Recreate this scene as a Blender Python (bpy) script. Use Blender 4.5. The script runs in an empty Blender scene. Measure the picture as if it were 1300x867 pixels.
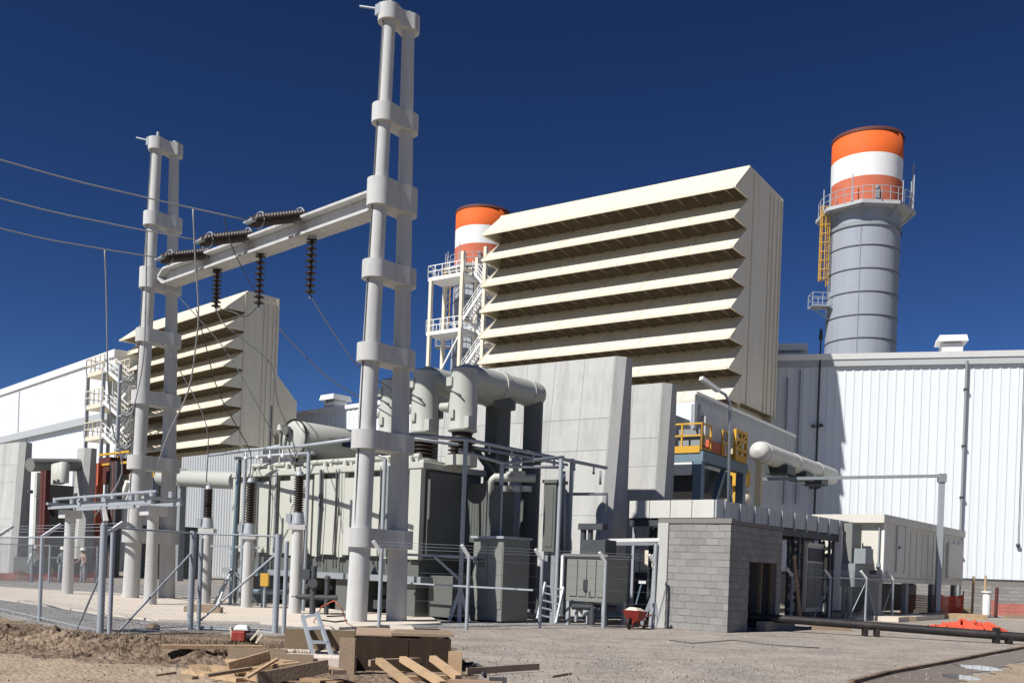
import bpy, math, random
from mathutils import Vector, Matrix
random.seed(7)
SC = bpy.context.scene
COL = SC.collection
rad = math.radians

# ------------------------------------------------------------------ camera
F, PX, PY, EYE, ROLL = 1250.0, 650.0, 721.0, 1.6, rad(2.15)   # survey of the photograph: focal length, principal point, eye height, roll
cd = bpy.data.cameras.new("camera"); cam = bpy.data.objects.new("camera", cd); COL.objects.link(cam)
cd.sensor_width = 36.0; cd.lens = F / 1300 * 36; cd.shift_y = (PY - 433.5) / 1300; cd.clip_end = 6000; cd.clip_start = 0.1
cam.matrix_world = Matrix.Translation((0, 0, EYE)) @ Matrix.Rotation(rad(90), 4, 'X') @ Matrix.Rotation(ROLL, 4, 'Z')
SC.camera = cam

# ------------------------------------------------------------------ daylight
SUN_AZ, SUN_EL = 49.0, 46.0      # degrees left of straight-behind the camera, elevation
sdir = Vector((-math.sin(rad(SUN_AZ)) * math.cos(rad(SUN_EL)), -math.cos(rad(SUN_AZ)) * math.cos(rad(SUN_EL)), math.sin(rad(SUN_EL))))
sl = bpy.data.lights.new("sun", 'SUN'); so = bpy.data.objects.new("sun", sl); COL.objects.link(so)
sl.energy = 5.0; sl.angle = rad(0.5); sl.color = (1.0, 0.98, 0.945)
so.rotation_euler = (-sdir).to_track_quat('-Z', 'Y').to_euler()
W = bpy.data.worlds.new("World"); SC.world = W; W.use_nodes = True
nt = W.node_tree; nt.nodes.clear()
sky = nt.nodes.new('ShaderNodeTexSky'); sky.sky_type = 'NISHITA'; sky.sun_disc = False
sky.sun_elevation = rad(SUN_EL); sky.sun_rotation = math.atan2(sdir.x, sdir.y)
sky.altitude = 1500; sky.air_density = 0.8; sky.dust_density = 0.3; sky.ozone_density = 6.0
bg = nt.nodes.new('ShaderNodeBackground'); bg.inputs['Strength'].default_value = 0.06
wo = nt.nodes.new('ShaderNodeOutputWorld')
gm = nt.nodes.new('ShaderNodeGamma'); gm.inputs['Gamma'].default_value = 1.55
sc_ = nt.nodes.new('ShaderNodeVectorMath'); sc_.operation = 'SCALE'; sc_.inputs['Scale'].default_value = 0.355
nt.links.new(sky.outputs[0], gm.inputs['Color']); nt.links.new(gm.outputs[0], sc_.inputs[0]); nt.links.new(sc_.outputs[0], bg.inputs[0]); nt.links.new(bg.outputs[0], wo.inputs[0])
vs = SC.view_settings; vs.view_transform = 'Standard'; vs.look = 'None'; vs.exposure = 0.30; vs.gamma = 1.0
SC.cycles.max_bounces = 6; SC.cycles.diffuse_bounces = 3

# ------------------------------------------------------------------ survey helpers (sight line -> metric point)
_c, _s = math.cos(ROLL), math.sin(ROLL)
def uv(x, y):
    dx, dy = x - PX, y - PY
    return dx * _c + dy * _s, -dx * _s + dy * _c
def at(x, y, d):
    u, v = uv(x, y); return Vector((u / F * d, d, EYE - v / F * d))
def gp(x, y, z=0.0):
    u, v = uv(x, y); d = F * (EYE - z) / v; return Vector((u / F * d, d, z))

class Frame:
    """A local survey frame: x runs along the plant's front line to the right, y away from the camera."""
    def __init__(s, o, a):
        s.o = Vector((o[0], o[1], 0)); s.rz = -rad(90 - a)
        s.ax = Vector((math.sin(rad(a)), -math.cos(rad(a)), 0)); s.ay = Vector((math.cos(rad(a)), math.sin(rad(a)), 0))
    def _hit(s, x, y, n, k):
        u, v = uv(x, y); r = Vector((u / F, 1, 0)); t = (k + s.o.dot(n)) / r.dot(n)
        w = r * t - s.o; return w.dot(s.ax), w.dot(s.ay), EYE - v / F * t
    def on_y(s, x, y, k=0.0):
        a, b, z = s._hit(x, y, s.ay, k); return Vector((a, k, z))
    def on_x(s, x, y, k=0.0):
        a, b, z = s._hit(x, y, s.ax, k); return Vector((k, b, z))
    def loc(s, p):
        w = Vector((p[0], p[1], 0)) - s.o; return Vector((w.dot(s.ax), w.dot(s.ay), p[2]))
    def wor(s, p):
        q = s.o + s.ax * p[0] + s.ay * p[1]; q.z = p[2]; return q

# ------------------------------------------------------------------ materials
def mat(name, col, rough=0.7, var=0.12, scale=3.0, bump=0.0, bscale=40.0, metal=0.0, dirt=None, dirt_amt=0.4, rand=0.0, spec=0.3, streak=False, dscale=0.7):
    m = bpy.data.materials.new(name); m.use_nodes = True; t = m.node_tree; N, L = t.nodes, t.links
    b = N['Principled BSDF']; b.inputs['Roughness'].default_value = rough; b.inputs['Metallic'].default_value = metal
    b.inputs['Specular IOR Level'].default_value = spec
    tc = N.new('ShaderNodeTexCoord'); src = tc.outputs['Object']
    n1 = N.new('ShaderNodeTexNoise'); n1.inputs['Scale'].default_value = scale; n1.inputs['Detail'].default_value = 6; n1.inputs['Roughness'].default_value = 0.65
    L.new(src, n1.inputs['Vector'])
    mx = N.new('ShaderNodeMix'); mx.data_type = 'RGBA'
    mx.inputs['A'].default_value = tuple(c * (1 - var) for c in col) + (1,); mx.inputs['B'].default_value = tuple(min(1, c * (1 + var)) for c in col) + (1,)
    L.new(n1.outputs['Fac'], mx.inputs['Factor']); out = mx.outputs['Result']
    if dirt:
        n2 = N.new('ShaderNodeTexNoise'); n2.inputs['Scale'].default_value = dscale; n2.inputs['Detail'].default_value = 9; n2.inputs['Roughness'].default_value = 0.7
        if streak:
            mp = N.new('ShaderNodeMapping'); mp.inputs['Scale'].default_value = (3.5, 3.5, 0.28); L.new(src, mp.inputs['Vector']); L.new(mp.outputs[0], n2.inputs['Vector'])
        else: L.new(src, n2.inputs['Vector'])
        cr = N.new('ShaderNodeValToRGB'); cr.color_ramp.elements[0].position = 0.48; cr.color_ramp.elements[1].position = 0.72
        L.new(n2.outputs['Fac'], cr.inputs[0])
        ml = N.new('ShaderNodeMath'); ml.operation = 'MULTIPLY'; ml.inputs[1].default_value = dirt_amt; L.new(cr.outputs[0], ml.inputs[0])
        m2 = N.new('ShaderNodeMix'); m2.data_type = 'RGBA'; L.new(ml.outputs[0], m2.inputs['Factor']); L.new(out, m2.inputs['A'])
        m2.inputs['B'].default_value = tuple(dirt) + (1,); out = m2.outputs['Result']
    if rand:
        oi = N.new('ShaderNodeObjectInfo'); mr = N.new('ShaderNodeMapRange'); mr.inputs['To Min'].default_value = 1 - rand; mr.inputs['To Max'].default_value = 1 + rand
        L.new(oi.outputs['Random'], mr.inputs['Value'])
        m3 = N.new('ShaderNodeVectorMath'); m3.operation = 'SCALE'; L.new(out, m3.inputs[0]); L.new(mr.outputs[0], m3.inputs['Scale']); out = m3.outputs[0]
    L.new(out, b.inputs['Base Color'])
    if bump:
        n3 = N.new('ShaderNodeTexNoise'); n3.inputs['Scale'].default_value = bscale; n3.inputs['Detail'].default_value = 4; L.new(src, n3.inputs['Vector'])
        bp = N.new('ShaderNodeBump'); bp.inputs['Strength'].default_value = bump; bp.inputs['Distance'].default_value = 0.02
        L.new(n3.outputs['Fac'], bp.inputs['Height']); L.new(bp.outputs[0], b.inputs['Normal'])
    return m

def ground_mat(name, c1, c2, c3, stone=14.0, patch=0.25, bump=0.8):
    m = bpy.data.materials.new(name); m.use_nodes = True; t = m.node_tree; N, L = t.nodes, t.links
    b = N['Principled BSDF']; b.inputs['Roughness'].default_value = 0.95; b.inputs['Specular IOR Level'].default_value = 0.1
    tc = N.new('ShaderNodeTexCoord'); src = tc.outputs['Object']
    vo = N.new('ShaderNodeTexVoronoi'); vo.inputs['Scale'].default_value = stone; L.new(src, vo.inputs['Vector'])
    sp = N.new('ShaderNodeSeparateColor'); L.new(vo.outputs['Color'], sp.inputs[0])
    a = N.new('ShaderNodeMix'); a.data_type = 'RGBA'; a.inputs['A'].default_value = (*c1, 1); a.inputs['B'].default_value = (*c2, 1); L.new(sp.outputs[0], a.inputs['Factor'])
    n = N.new('ShaderNodeTexNoise'); n.inputs['Scale'].default_value = patch; n.inputs['Detail'].default_value = 8; n.inputs['Roughness'].default_value = 0.68; L.new(src, n.inputs['Vector'])
    cr = N.new('ShaderNodeValToRGB'); cr.color_ramp.elements[0].position = 0.42; cr.color_ramp.elements[1].position = 0.66; L.new(n.outputs['Fac'], cr.inputs[0])
    ml = N.new('ShaderNodeMath'); ml.operation = 'MULTIPLY'; ml.inputs[1].default_value = 0.75; L.new(cr.outputs[0], ml.inputs[0])
    g = N.new('ShaderNodeMix'); g.data_type = 'RGBA'; L.new(ml.outputs[0], g.inputs['Factor']); L.new(a.outputs['Result'], g.inputs['A']); g.inputs['B'].default_value = (*c3, 1)
    n4 = N.new('ShaderNodeTexNoise'); n4.inputs['Scale'].default_value = 0.9; n4.inputs['Detail'].default_value = 10; n4.inputs['Roughness'].default_value = 0.75; L.new(src, n4.inputs['Vector'])
    mr = N.new('ShaderNodeMapRange'); mr.inputs['From Min'].default_value = 0.35; mr.inputs['From Max'].default_value = 0.65; mr.inputs['To Min'].default_value = 0.72; mr.inputs['To Max'].default_value = 1.16; L.new(n4.outputs['Fac'], mr.inputs['Value'])
    sv = N.new('ShaderNodeVectorMath'); sv.operation = 'SCALE'; L.new(g.outputs['Result'], sv.inputs[0]); L.new(mr.outputs[0], sv.inputs['Scale'])
    L.new(sv.outputs[0], b.inputs['Base Color'])
    n3 = N.new('ShaderNodeTexNoise'); n3.inputs['Scale'].default_value = stone * 0.8; n3.inputs['Detail'].default_value = 6; L.new(src, n3.inputs['Vector'])
    ad = N.new('ShaderNodeMath'); ad.operation = 'SUBTRACT'; L.new(n3.outputs['Fac'], ad.inputs[0]); L.new(vo.outputs['Distance'], ad.inputs[1])
    bp = N.new('ShaderNodeBump'); bp.inputs['Strength'].default_value = bump; bp.inputs['Distance'].default_value = 0.05
    L.new(ad.outputs[0], bp.inputs['Height']); L.new(bp.outputs[0], b.inputs['Normal'])
    return m

M = {
 'cream': mat('cream_paint', (0.70, 0.63, 0.49), 0.5, 0.05, 2, dirt=(0.50, 0.43, 0.32), dirt_amt=0.42, streak=True),
 'cream_dark': mat('tan_paint', (0.50, 0.44, 0.31), 0.6, 0.08, 2),
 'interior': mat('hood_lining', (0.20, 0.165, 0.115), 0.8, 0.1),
 'white_wall': mat('white_cladding', (0.69, 0.72, 0.735), 0.5, 0.03, 1.5, rand=0.025, dirt=(0.62, 0.63, 0.64), dirt_amt=0.25, streak=True),
 'white': mat('white_paint', (0.76, 0.75, 0.72), 0.45, 0.04, 2, dirt=(0.6, 0.58, 0.55), dirt_amt=0.2, streak=True),
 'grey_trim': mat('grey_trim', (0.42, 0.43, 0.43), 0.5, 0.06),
 'tower': mat('cast_concrete', (0.51, 0.508, 0.49), 0.8, 0.09, 4, 0.2, 60, dirt=(0.31, 0.29, 0.265), dirt_amt=0.6, streak=True),
 'concrete': mat('wall_concrete', (0.45, 0.445, 0.42), 0.9, 0.16, 1.6, 0.35, 30, dirt=(0.27, 0.265, 0.25), dirt_amt=0.6, streak=True, rand=0.05),
 'slab': mat('slab_concrete', (0.62, 0.545, 0.455), 0.95, 0.12, 1.2, 0.3, 20, dirt=(0.42, 0.36, 0.30), dirt_amt=0.5),
 'block': mat('grey_block', (0.265, 0.255, 0.24), 0.95, 0.2, 8, 0.8, 60, rand=0.12, dirt=(0.22, 0.20, 0.175), dirt_amt=0.5),
 'mortar': mat('mortar', (0.20, 0.187, 0.17), 0.95, 0.1, 9),
 'orange': mat('orange_paint', (0.66, 0.115, 0.018), 0.75, 0.08, 1.2, dirt=(0.50, 0.12, 0.05), dirt_amt=0.5, streak=True),
 'orange_faded': mat('faded_orange_paint', (0.52, 0.13, 0.065), 0.8, 0.10, 1.5, dirt=(0.5, 0.2, 0.14), dirt_amt=0.5),
 'stack': mat('stack_grey', (0.30, 0.32, 0.355), 0.7, 0.05, 1.2, dirt=(0.23, 0.235, 0.25), dirt_amt=0.5, streak=True),
 'dark_seam': mat('dark_seam', (0.10, 0.10, 0.11), 0.7),
 'galv': mat('galvanised_steel', (0.36, 0.385, 0.41), 0.55, 0.14, 8, metal=0.2),
 'dark_steel': mat('dark_steel', (0.06, 0.065, 0.07), 0.6, 0.2, 5),
 'grey_steel': mat('grey_steel', (0.24, 0.26, 0.27), 0.6, 0.15, 5),
 'blue_steel': mat('blue_grey_steel', (0.15, 0.21, 0.26), 0.55, 0.1, 3),
 'yellow': mat('yellow_paint', (0.60, 0.34, 0.04), 0.6, 0.1, 3),
 'red': mat('red_paint', (0.30, 0.04, 0.028), 0.6, 0.15, 6, dirt=(0.3, 0.2, 0.16), dirt_amt=0.4),
 'red_steel': mat('oxide_red_steel', (0.10, 0.032, 0.026), 0.7, 0.15, 3),
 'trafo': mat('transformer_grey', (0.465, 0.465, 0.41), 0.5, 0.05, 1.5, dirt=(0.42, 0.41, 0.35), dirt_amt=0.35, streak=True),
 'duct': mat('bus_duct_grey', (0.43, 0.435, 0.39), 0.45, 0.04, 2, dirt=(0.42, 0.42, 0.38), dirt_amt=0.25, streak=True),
 'trafo_dark': mat('radiator_and_shade_grey', (0.115, 0.12, 0.11), 0.6, 0.12, 2),  # radiator colour, reused as painted shade on tank and duct drops
 'porcelain': mat('brown_porcelain', (0.035, 0.023, 0.020), 0.45, 0.2, 5, spec=0.25),
 'wire': mat('aluminium_wire', (0.30, 0.30, 0.30), 0.5, 0.1),
 'wire_dark': mat('weathered_wire', (0.09, 0.09, 0.095), 0.6, 0.1),
 'wood': mat('raw_pine', (0.44, 0.30, 0.175), 0.85, 0.25, 6, 0.4, 30, rand=0.22, dirt=(0.20, 0.15, 0.10), dirt_amt=0.65, dscale=4),
 'wood_grey': mat('weathered_board', (0.30, 0.22, 0.15), 0.85, 0.25, 5, 0.3, 30, rand=0.12),
 'ply': mat('stained_plywood', (0.038, 0.024, 0.014), 0.85, 0.25, 2.5, 0.15, 20, dirt=(0.075, 0.05, 0.03), dirt_amt=0.6, streak=True, dscale=1.5),
 'olive': mat('olive_board', (0.19, 0.14, 0.085), 0.85, 0.25, 4, dirt=(0.10, 0.075, 0.045), dirt_amt=0.5, dscale=2),
 'ply_light': mat('pale_plywood', (0.36, 0.255, 0.18), 0.85, 0.15, 3, dirt=(0.3, 0.2, 0.14), dirt_amt=0.5, dscale=2.5),
 'orange_net': mat('orange_netting', (0.60, 0.085, 0.04), 0.8, 0.2, 6),
 'black': mat('black_pipe', (0.022, 0.02, 0.02), 0.5, 0.3, 6, dirt=(0.10, 0.07, 0.055), dirt_amt=0.5, dscale=2),
 'container': mat('container_paint', (0.60, 0.575, 0.50), 0.55, 0.04, 1.5, dirt=(0.5, 0.46, 0.38), dirt_amt=0.3, streak=True),
 'cabinet': mat('grey_cabinet', (0.20, 0.205, 0.185), 0.55, 0.06, 2, dirt=(0.25, 0.24, 0.22), dirt_amt=0.3),
 'mud': mat('puddle_mud', (0.16, 0.125, 0.10), 0.5, 0.3, 2, 0.4, 10),
 'fascia': mat('fascia_panel', (0.56, 0.55, 0.50), 0.6, 0.06, 2, dirt=(0.42, 0.40, 0.36), dirt_amt=0.5, streak=True, dscale=1.2),
 'pipe': mat('dull_pipe_paint', (0.55, 0.54, 0.49), 0.6, 0.06, 2, dirt=(0.42, 0.40, 0.34), dirt_amt=0.45),
 'mesh': mat('weathered_mesh', (0.20, 0.21, 0.22), 0.6, 0.1),
 'glass': mat('dark_glass', (0.02, 0.025, 0.03), 0.1, 0.1, spec=0.5),
 'skin': mat('skin', (0.36, 0.20, 0.13), 0.6, 0.05), 'shirt': mat('work_shirt', (0.42, 0.30, 0.24), 0.9, 0.15), 'jeans': mat('work_trousers', (0.22, 0.24, 0.27), 0.9, 0.15),
 'hat_white': mat('white_hard_hat', (0.8, 0.78, 0.7), 0.4, 0.03),
 'gravel': ground_mat('gravel', (0.185, 0.162, 0.140), (0.43, 0.38, 0.335), (0.355, 0.305, 0.26), 26, 0.22, 0.3),
 'yard_gravel': ground_mat('yard_gravel', (0.16, 0.155, 0.15), (0.42, 0.40, 0.38), (0.33, 0.31, 0.29), 15, 0.3),
 'dirt': ground_mat('brown_dirt', (0.135, 0.097, 0.068), (0.25, 0.185, 0.135), (0.30, 0.225, 0.16), 11, 0.9, 1.0),
 'sand': ground_mat('sandy_soil', (0.32, 0.25, 0.18), (0.41, 0.325, 0.24), (0.365, 0.285, 0.205), 14, 0.5, 0.5),
 'grass': mat('dry_grass', (0.22, 0.155, 0.10), 0.9, 0.3, 3),
}
# puddle water
mw = bpy.data.materials.new('puddle_water'); mw.use_nodes = True; _b = mw.node_tree.nodes['Principled BSDF']
_b.inputs['Base Color'].default_value = (0.05, 0.05, 0.05, 1); _b.inputs['Roughness'].default_value = 0.03; M['water'] = mw

# ------------------------------------------------------------------ mesh builder
SPLIT = set('handwheel nozzle valve valve_cluster rail terminal_box bracket yoke tie_beam inspection_cover seam_strip conduit pipe_clamp lid_fitting door_frame flange leg channel_beam beam brace kick_plate stud support base_flange hanger frame strut duct_brace beacon drive_box switch_head handle deck'.split())
class MB:
    def __init__(s): s.v = []; s.f = []; s.sm = []
    def add(s, vs, fs, smooth=False):
        o = len(s.v); s.v += [tuple(p) for p in vs]; s.f += [tuple(i + o for i in f) for f in fs]; s.sm += [smooth] * len(fs); return s
    def box(s, x0, x1, y0, y1, z0, z1):
        return s.add([(x0,y0,z0),(x1,y0,z0),(x1,y1,z0),(x0,y1,z0),(x0,y0,z1),(x1,y0,z1),(x1,y1,z1),(x0,y1,z1)],
                     [(3,2,1,0),(4,5,6,7),(0,1,5,4),(1,2,6,5),(2,3,7,6),(3,0,4,7)])
    def loft(s, a, b):
        n = len(a); return s.add(list(a) + list(b), [tuple(range(n))[::-1], tuple(range(n, 2*n))] + [(i, (i+1)%n, n+(i+1)%n, n+i) for i in range(n)])
    def prism_x(s, prof, x0, x1):     # profile of (y, z)
        return s.loft([(x0, p[0], p[1]) for p in prof], [(x1, p[0], p[1]) for p in prof])
    def bar(s, p, q, w, h=None, up=(0, 0, 1)):
        p, q = Vector(p), Vector(q); h = h or w; d = (q - p).normalized(); u = Vector(up)
        if abs(d.dot(u)) > 0.98: u = Vector((0, 1, 0))
        r = d.cross(u).normalized(); t = r.cross(d); r *= w / 2; t *= h / 2
        return s.loft([p-r-t, p+r-t, p+r+t, p-r+t], [q-r-t, q+r-t, q+r+t, q-r+t])
    def cyl(s, p, q, r0, r1=None, n=12, caps=True):
        p, q = Vector(p), Vector(q); r1 = r0 if r1 is None else r1; d = (q - p).normalized()
        a = d.orthogonal().normalized(); b = d.cross(a)
        k = [(math.cos(2*math.pi*i/n), math.sin(2*math.pi*i/n)) for i in range(n)]
        s.add([p + (a*c + b*e)*r0 for c, e in k] + [q + (a*c + b*e)*r1 for c, e in k], [(i, (i+1)%n, n+(i+1)%n, n+i) for i in range(n)], True)
        if caps:
            s.add([p + (a*c + b*e)*r0 for c, e in k], [tuple(range(n))[::-1]]); s.add([q + (a*c + b*e)*r1 for c, e in k], [tuple(range(n))])
        return s
    def lathe(s, prof, c=(0, 0, 0), n=24, axis='Z'):     # profile of (r, h)
        vs, fs = [], []
        for r, h in prof:
            for i in range(n):
                t = 2*math.pi*i/n; x, y = r*math.cos(t), r*math.sin(t)
                vs.append((c[0]+x, c[1]+y, c[2]+h) if axis == 'Z' else (c[0]+x, c[1]+h, c[2]+y))
        for j in range(len(prof)-1):
            for i in range(n):
                q = (j*n+i, j*n+(i+1)%n, (j+1)*n+(i+1)%n, (j+1)*n+i); fs.append(q if axis == 'Z' else q[::-1])
        return s.add(vs, fs, True)
    def tube(s, pts, r, n=6):
        pts = [Vector(p) for p in pts]; vs, fs = [], []
        d0 = (pts[1]-pts[0]).normalized(); a = d0.orthogonal().normalized()
        for i, p in enumerate(pts):
            d = (pts[min(i+1, len(pts)-1)] - pts[max(i-1, 0)]).normalized(); a = (a - d*a.dot(d)).normalized(); b = d.cross(a)
            vs += [p + (a*math.cos(2*math.pi*k/n) + b*math.sin(2*math.pi*k/n))*r for k in range(n)]
        for i in range(len(pts)-1):
            for k in range(n): fs.append((i*n+k, i*n+(k+1)%n, (i+1)*n+(k+1)%n, (i+1)*n+k))
        fs += [tuple(range(n))[::-1], tuple(range((len(pts)-1)*n, len(pts)*n))]
        return s.add(vs, fs, True)
    def ball(s, c, r, n=10, sz=1.0):
        return s.lathe([(max(1e-3, r*math.sin(math.pi*i/(n//2+1))), -r*sz*math.cos(math.pi*i/(n//2+1))) for i in range(n//2+2)], c, n)
    def data(s, name, m, bevel=0):
        me = bpy.data.meshes.new(name); me.from_pydata(s.v, [], s.f); me.polygons.foreach_set('use_smooth', s.sm); me.update()
        me.materials.append(M[m] if isinstance(m, str) else m); return me
    def pieces(s):
        par = list(range(len(s.v)))
        def find(i):
            while par[i] != i: par[i] = par[par[i]]; i = par[i]
            return i
        for f in s.f:
            a = find(f[0])
            for i in f[1:]: par[find(i)] = a
        isl = {}
        for k, f in enumerate(s.f): isl.setdefault(find(f[0]), []).append(k)
        cl = []
        for fs in isl.values():
            vi = {i for k in fs for i in s.f[k]}; lo = [min(s.v[i][c] for i in vi)-.004 for c in range(3)]; hi = [max(s.v[i][c] for i in vi)+.004 for c in range(3)]
            new = [fs, lo, hi]; rest = []
            for c in cl:
                if all(c[1][q] <= new[2][q] and new[1][q] <= c[2][q] for q in range(3)): new = [c[0]+new[0], [min(a, b) for a, b in zip(c[1], new[1])], [max(a, b) for a, b in zip(c[2], new[2])]]
                else: rest.append(c)
            cl = rest + [new]
        out = []
        for fs, _, _ in cl:
            b = MB(); ix = {}
            for k in sorted(fs):
                f = []
                for i in s.f[k]:
                    if i not in ix: ix[i] = len(b.v); b.v.append(s.v[i])
                    f.append(ix[i])
                b.f.append(tuple(f)); b.sm.append(s.sm[k])
            out.append(b)
        return out
    def build(s, name, m, parent=None, loc=None, rz=0.0):
        if name in SPLIT and parent is not None:
            os_ = [link(name, b.data(name, m), parent, loc, rz) for b in s.pieces()]; return os_[0]
        return link(name, s.data(name, m), parent, loc, rz)

def link(name, me, parent=None, loc=None, rz=0.0, rot=None):
    o = bpy.data.objects.new(name, me); COL.objects.link(o)
    if parent is not None: o.parent = parent
    if loc is not None: o.location = loc
    o.rotation_euler = rot if rot is not None else (0, 0, rz); return o
def tag(o, label, cat, group=None, kind=None):
    if label: o['label'] = label
    if cat: o['category'] = cat
    if group: o['group'] = group
    if kind: o['kind'] = kind
    return o
def thing(name, label, cat, loc=(0, 0, 0), rz=0.0, group=None):
    o = bpy.data.objects.new(name, None); COL.objects.link(o); o.location = loc; o.rotation_euler = (0, 0, rz); o.empty_display_size = 0.2
    return tag(o, label, cat, group)
def kids(o): return list(o.children)
def copy_tree(o, parent=None):
    c = o.copy(); COL.objects.link(c)
    if parent is not None: c.parent = parent
    for ch in kids(o): copy_tree(ch, c)
    return c
def fthing(name, label, cat, fr, group=None): return thing(name, label, cat, fr.o, fr.rz, group)
def bevel(o, w=0.02, seg=2):
    m = o.modifiers.new('bevel', 'BEVEL'); m.width = w; m.segments = seg; m.limit_method = 'ANGLE'; return o

# ================================================================== ground
def sheet(name, pts, m, z, rough=0.0):
    if rough:
        q = []
        for a, b_ in zip(pts, list(pts[1:]) + [pts[0]]):
            L_ = math.hypot(b_[0]-a[0], b_[1]-a[1]); n = max(1, min(160, int(L_/.16))); dx, dy = (b_[1]-a[1])/max(L_, 1e-6), -(b_[0]-a[0])/max(L_, 1e-6)
            for i in range(n):
                t = i/n; x, y = a[0]+(b_[0]-a[0])*t, a[1]+(b_[1]-a[1])*t; k = rough*(math.sin(x*1.9+y*2.7)*.5+math.sin(x*4.3-y*5.1)*.35+random.uniform(-.3, .3)); q.append((x+dx*k, y+dy*k))
        pts = q
    b = MB(); b.add([(p[0], p[1], z) for p in pts], [tuple(range(len(pts)))]); o = b.build(name, m); tag(o, None, None, kind='structure'); return o
sheet('gravel_ground', [(-1500, -200), (1500, -200), (1500, 3000), (-1500, 3000)], 'gravel', 0)
CORNER = gp(127, 806)
A_L = Vector((-math.sin(rad(44)), math.cos(rad(44)), 0))         # front line of the yard, leftwards
yard = [CORNER + A_L * 40, CORNER, gp(240, 800), gp(348, 802), gp(470, 796), gp(600, 797), gp(700, 792), gp(770, 788), gp(835, 784), gp(835, 765), gp(400, 745), gp(100, 740), gp(0, 735)]
sheet('yard_gravel_ground', yard, 'yard_gravel', 0.004)
slab = [gp(-60, 749), gp(0, 761), gp(60, 770), gp(125, 780), gp(200, 789), gp(330, 792), gp(430, 799), gp(560, 793), gp(545, 783), gp(445, 778), gp(330, 764), gp(200, 757), gp(60, 750), gp(-30, 744)]
b = MB(); b.loft([(p.x, p.y, -0.1) for p in slab], [(p.x, p.y, 0.06) for p in slab]); tag(b.build('concrete_slab', 'slab'), None, None, kind='structure')
dirt = [(-40, 30), CORNER + A_L * 14, CORNER + Vector((0, -.1, 0)), gp(240, 803), gp(348, 807), gp(430, 808), gp(560, 812), gp(585, 835), gp(615, 867), (0.4, 9), (1.5, -20), (-40, -20)]
sheet('dirt_ground', dirt, 'dirt', 0.008, .22)
sand = [(-40, 17), gp(-30, 826), gp(0, 828), gp(60, 834), gp(130, 842), gp(215, 846), gp(250, 852), gp(300, 867), (-1.5, 10), (0, -20), (-40, -20)]
sheet('sandy_path', sand, 'sand', 0.013, .3)
# trench with puddles and sandy bank at the lower right
tr = [gp(1085, 868), gp(1130, 856), gp(1200, 843), gp(1260, 832), gp(1300, 824), gp(1400, 806), gp(1400, 815), gp(1300, 840), gp(1240, 856), gp(1215, 868), (8, 9), (4, 9)]
sheet('trench_mud', tr, 'mud', 0.009, .12)
sa2 = [gp(1212, 868), gp(1240, 857), gp(1300, 842), gp(1420, 815), (30, 20), (20, 5), (6.5, 9)]
sheet('sandy_bank', sa2, 'sand', 0.013, .25)
b = MB(); ed = [gp(1080, 868), gp(1130, 855), gp(1200, 842), gp(1255, 831), gp(1300, 823), gp(1380, 809)]
for i in range(len(ed) - 1): b.bar(ed[i] + Vector((0, 0, .03)), ed[i+1] + Vector((0, 0, .03)), 0.10, 0.07)
b.build('trench_edge', 'dirt')['kind'] = 'structure'
for i, (px, py, w, h) in enumerate([(1243, 848, .42, .75), (1222, 860, .3, .6)]):
    c = gp(px, py); n = 14; pts = [(c.x + w * math.cos(6.283*k/n) * random.uniform(.7, 1.1), c.y + h * math.sin(6.283*k/n) * random.uniform(.7, 1.1)) for k in range(n)]
    o = sheet('puddle_water', pts, 'water', 0.014 + i * .001)

# dry weed bank along the fence: lumpy strip of soil with tufts
def noise2(x, y): return (math.sin(x*1.7+y*2.3)+math.sin(x*3.1-y*1.3+1.7)+math.sin(x*5.3+y*4.1+.5)*.6+math.sin(x*9.7-y*7.9)*.4+math.sin(x*17.3+y*13.1+2)*.25)/3.2
b = MB(); ctr = [gp(-60, 815), gp(0, 812), gp(70, 817), (gp(130, 823)), gp(190, 828), gp(250, 832), gp(310, 838), gp(350, 846)]
vs_, fs_ = [], []; NU, NV = 150, 22
for i in range(NU):
    t = i/(NU-1)*(len(ctr)-1); k = min(int(t), len(ctr)-2); c = ctr[k].lerp(ctr[k+1], t-k)
    dn = Vector((.35, 1, 0)).normalized()
    for j in range(NV):
        s_ = j/(NV-1)*2-1; p = c + dn * s_ * 1.5
        h = max(0, 1-s_*s_)*(.12+.15*noise2(p.x*1.1, p.y*1.4)+.11*noise2(p.x*4, p.y*4.5)+random.uniform(-.025,.025)) * min(1, i/12, (NU-1-i)/14)
        vs_.append((p.x, p.y, .01 + max(-.03, h))) 
for i in range(NU-1):
    for j in range(NV-1): fs_.append((i*NV+j, (i+1)*NV+j, (i+1)*NV+j+1, i*NV+j+1))
b.add(vs_, fs_, True); tag(b.build('soil_bank', 'dirt'), None, None, kind='structure')
b = MB()
for k in range(9000):
    t = random.random()*(len(ctr)-1.02); q = int(t); c = ctr[q].lerp(ctr[q+1], t-q) + Vector((.35, 1, 0)).normalized()*random.gauss(.1, .6)
    if noise2(c.x*1.3, c.y*1.6) < -.05 and random.random() < .75: continue
    hh = random.uniform(.05, .2); a = random.random()*6.28; w = random.uniform(.006, .014); lean = random.uniform(0, .14); l2 = random.random()*6.28
    z0 = .05
    b.add([(c.x-w*math.cos(a), c.y-w*math.sin(a), z0), (c.x+w*math.cos(a), c.y+w*math.sin(a), z0), (c.x+lean*math.cos(l2), c.y+lean*math.sin(l2), z0+hh)], [(0, 1, 2)])
tag(b.build('dry_grass', 'grass'), 'dry brown weeds on the soil bank in front of the fence', 'grass', kind='stuff')
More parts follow.
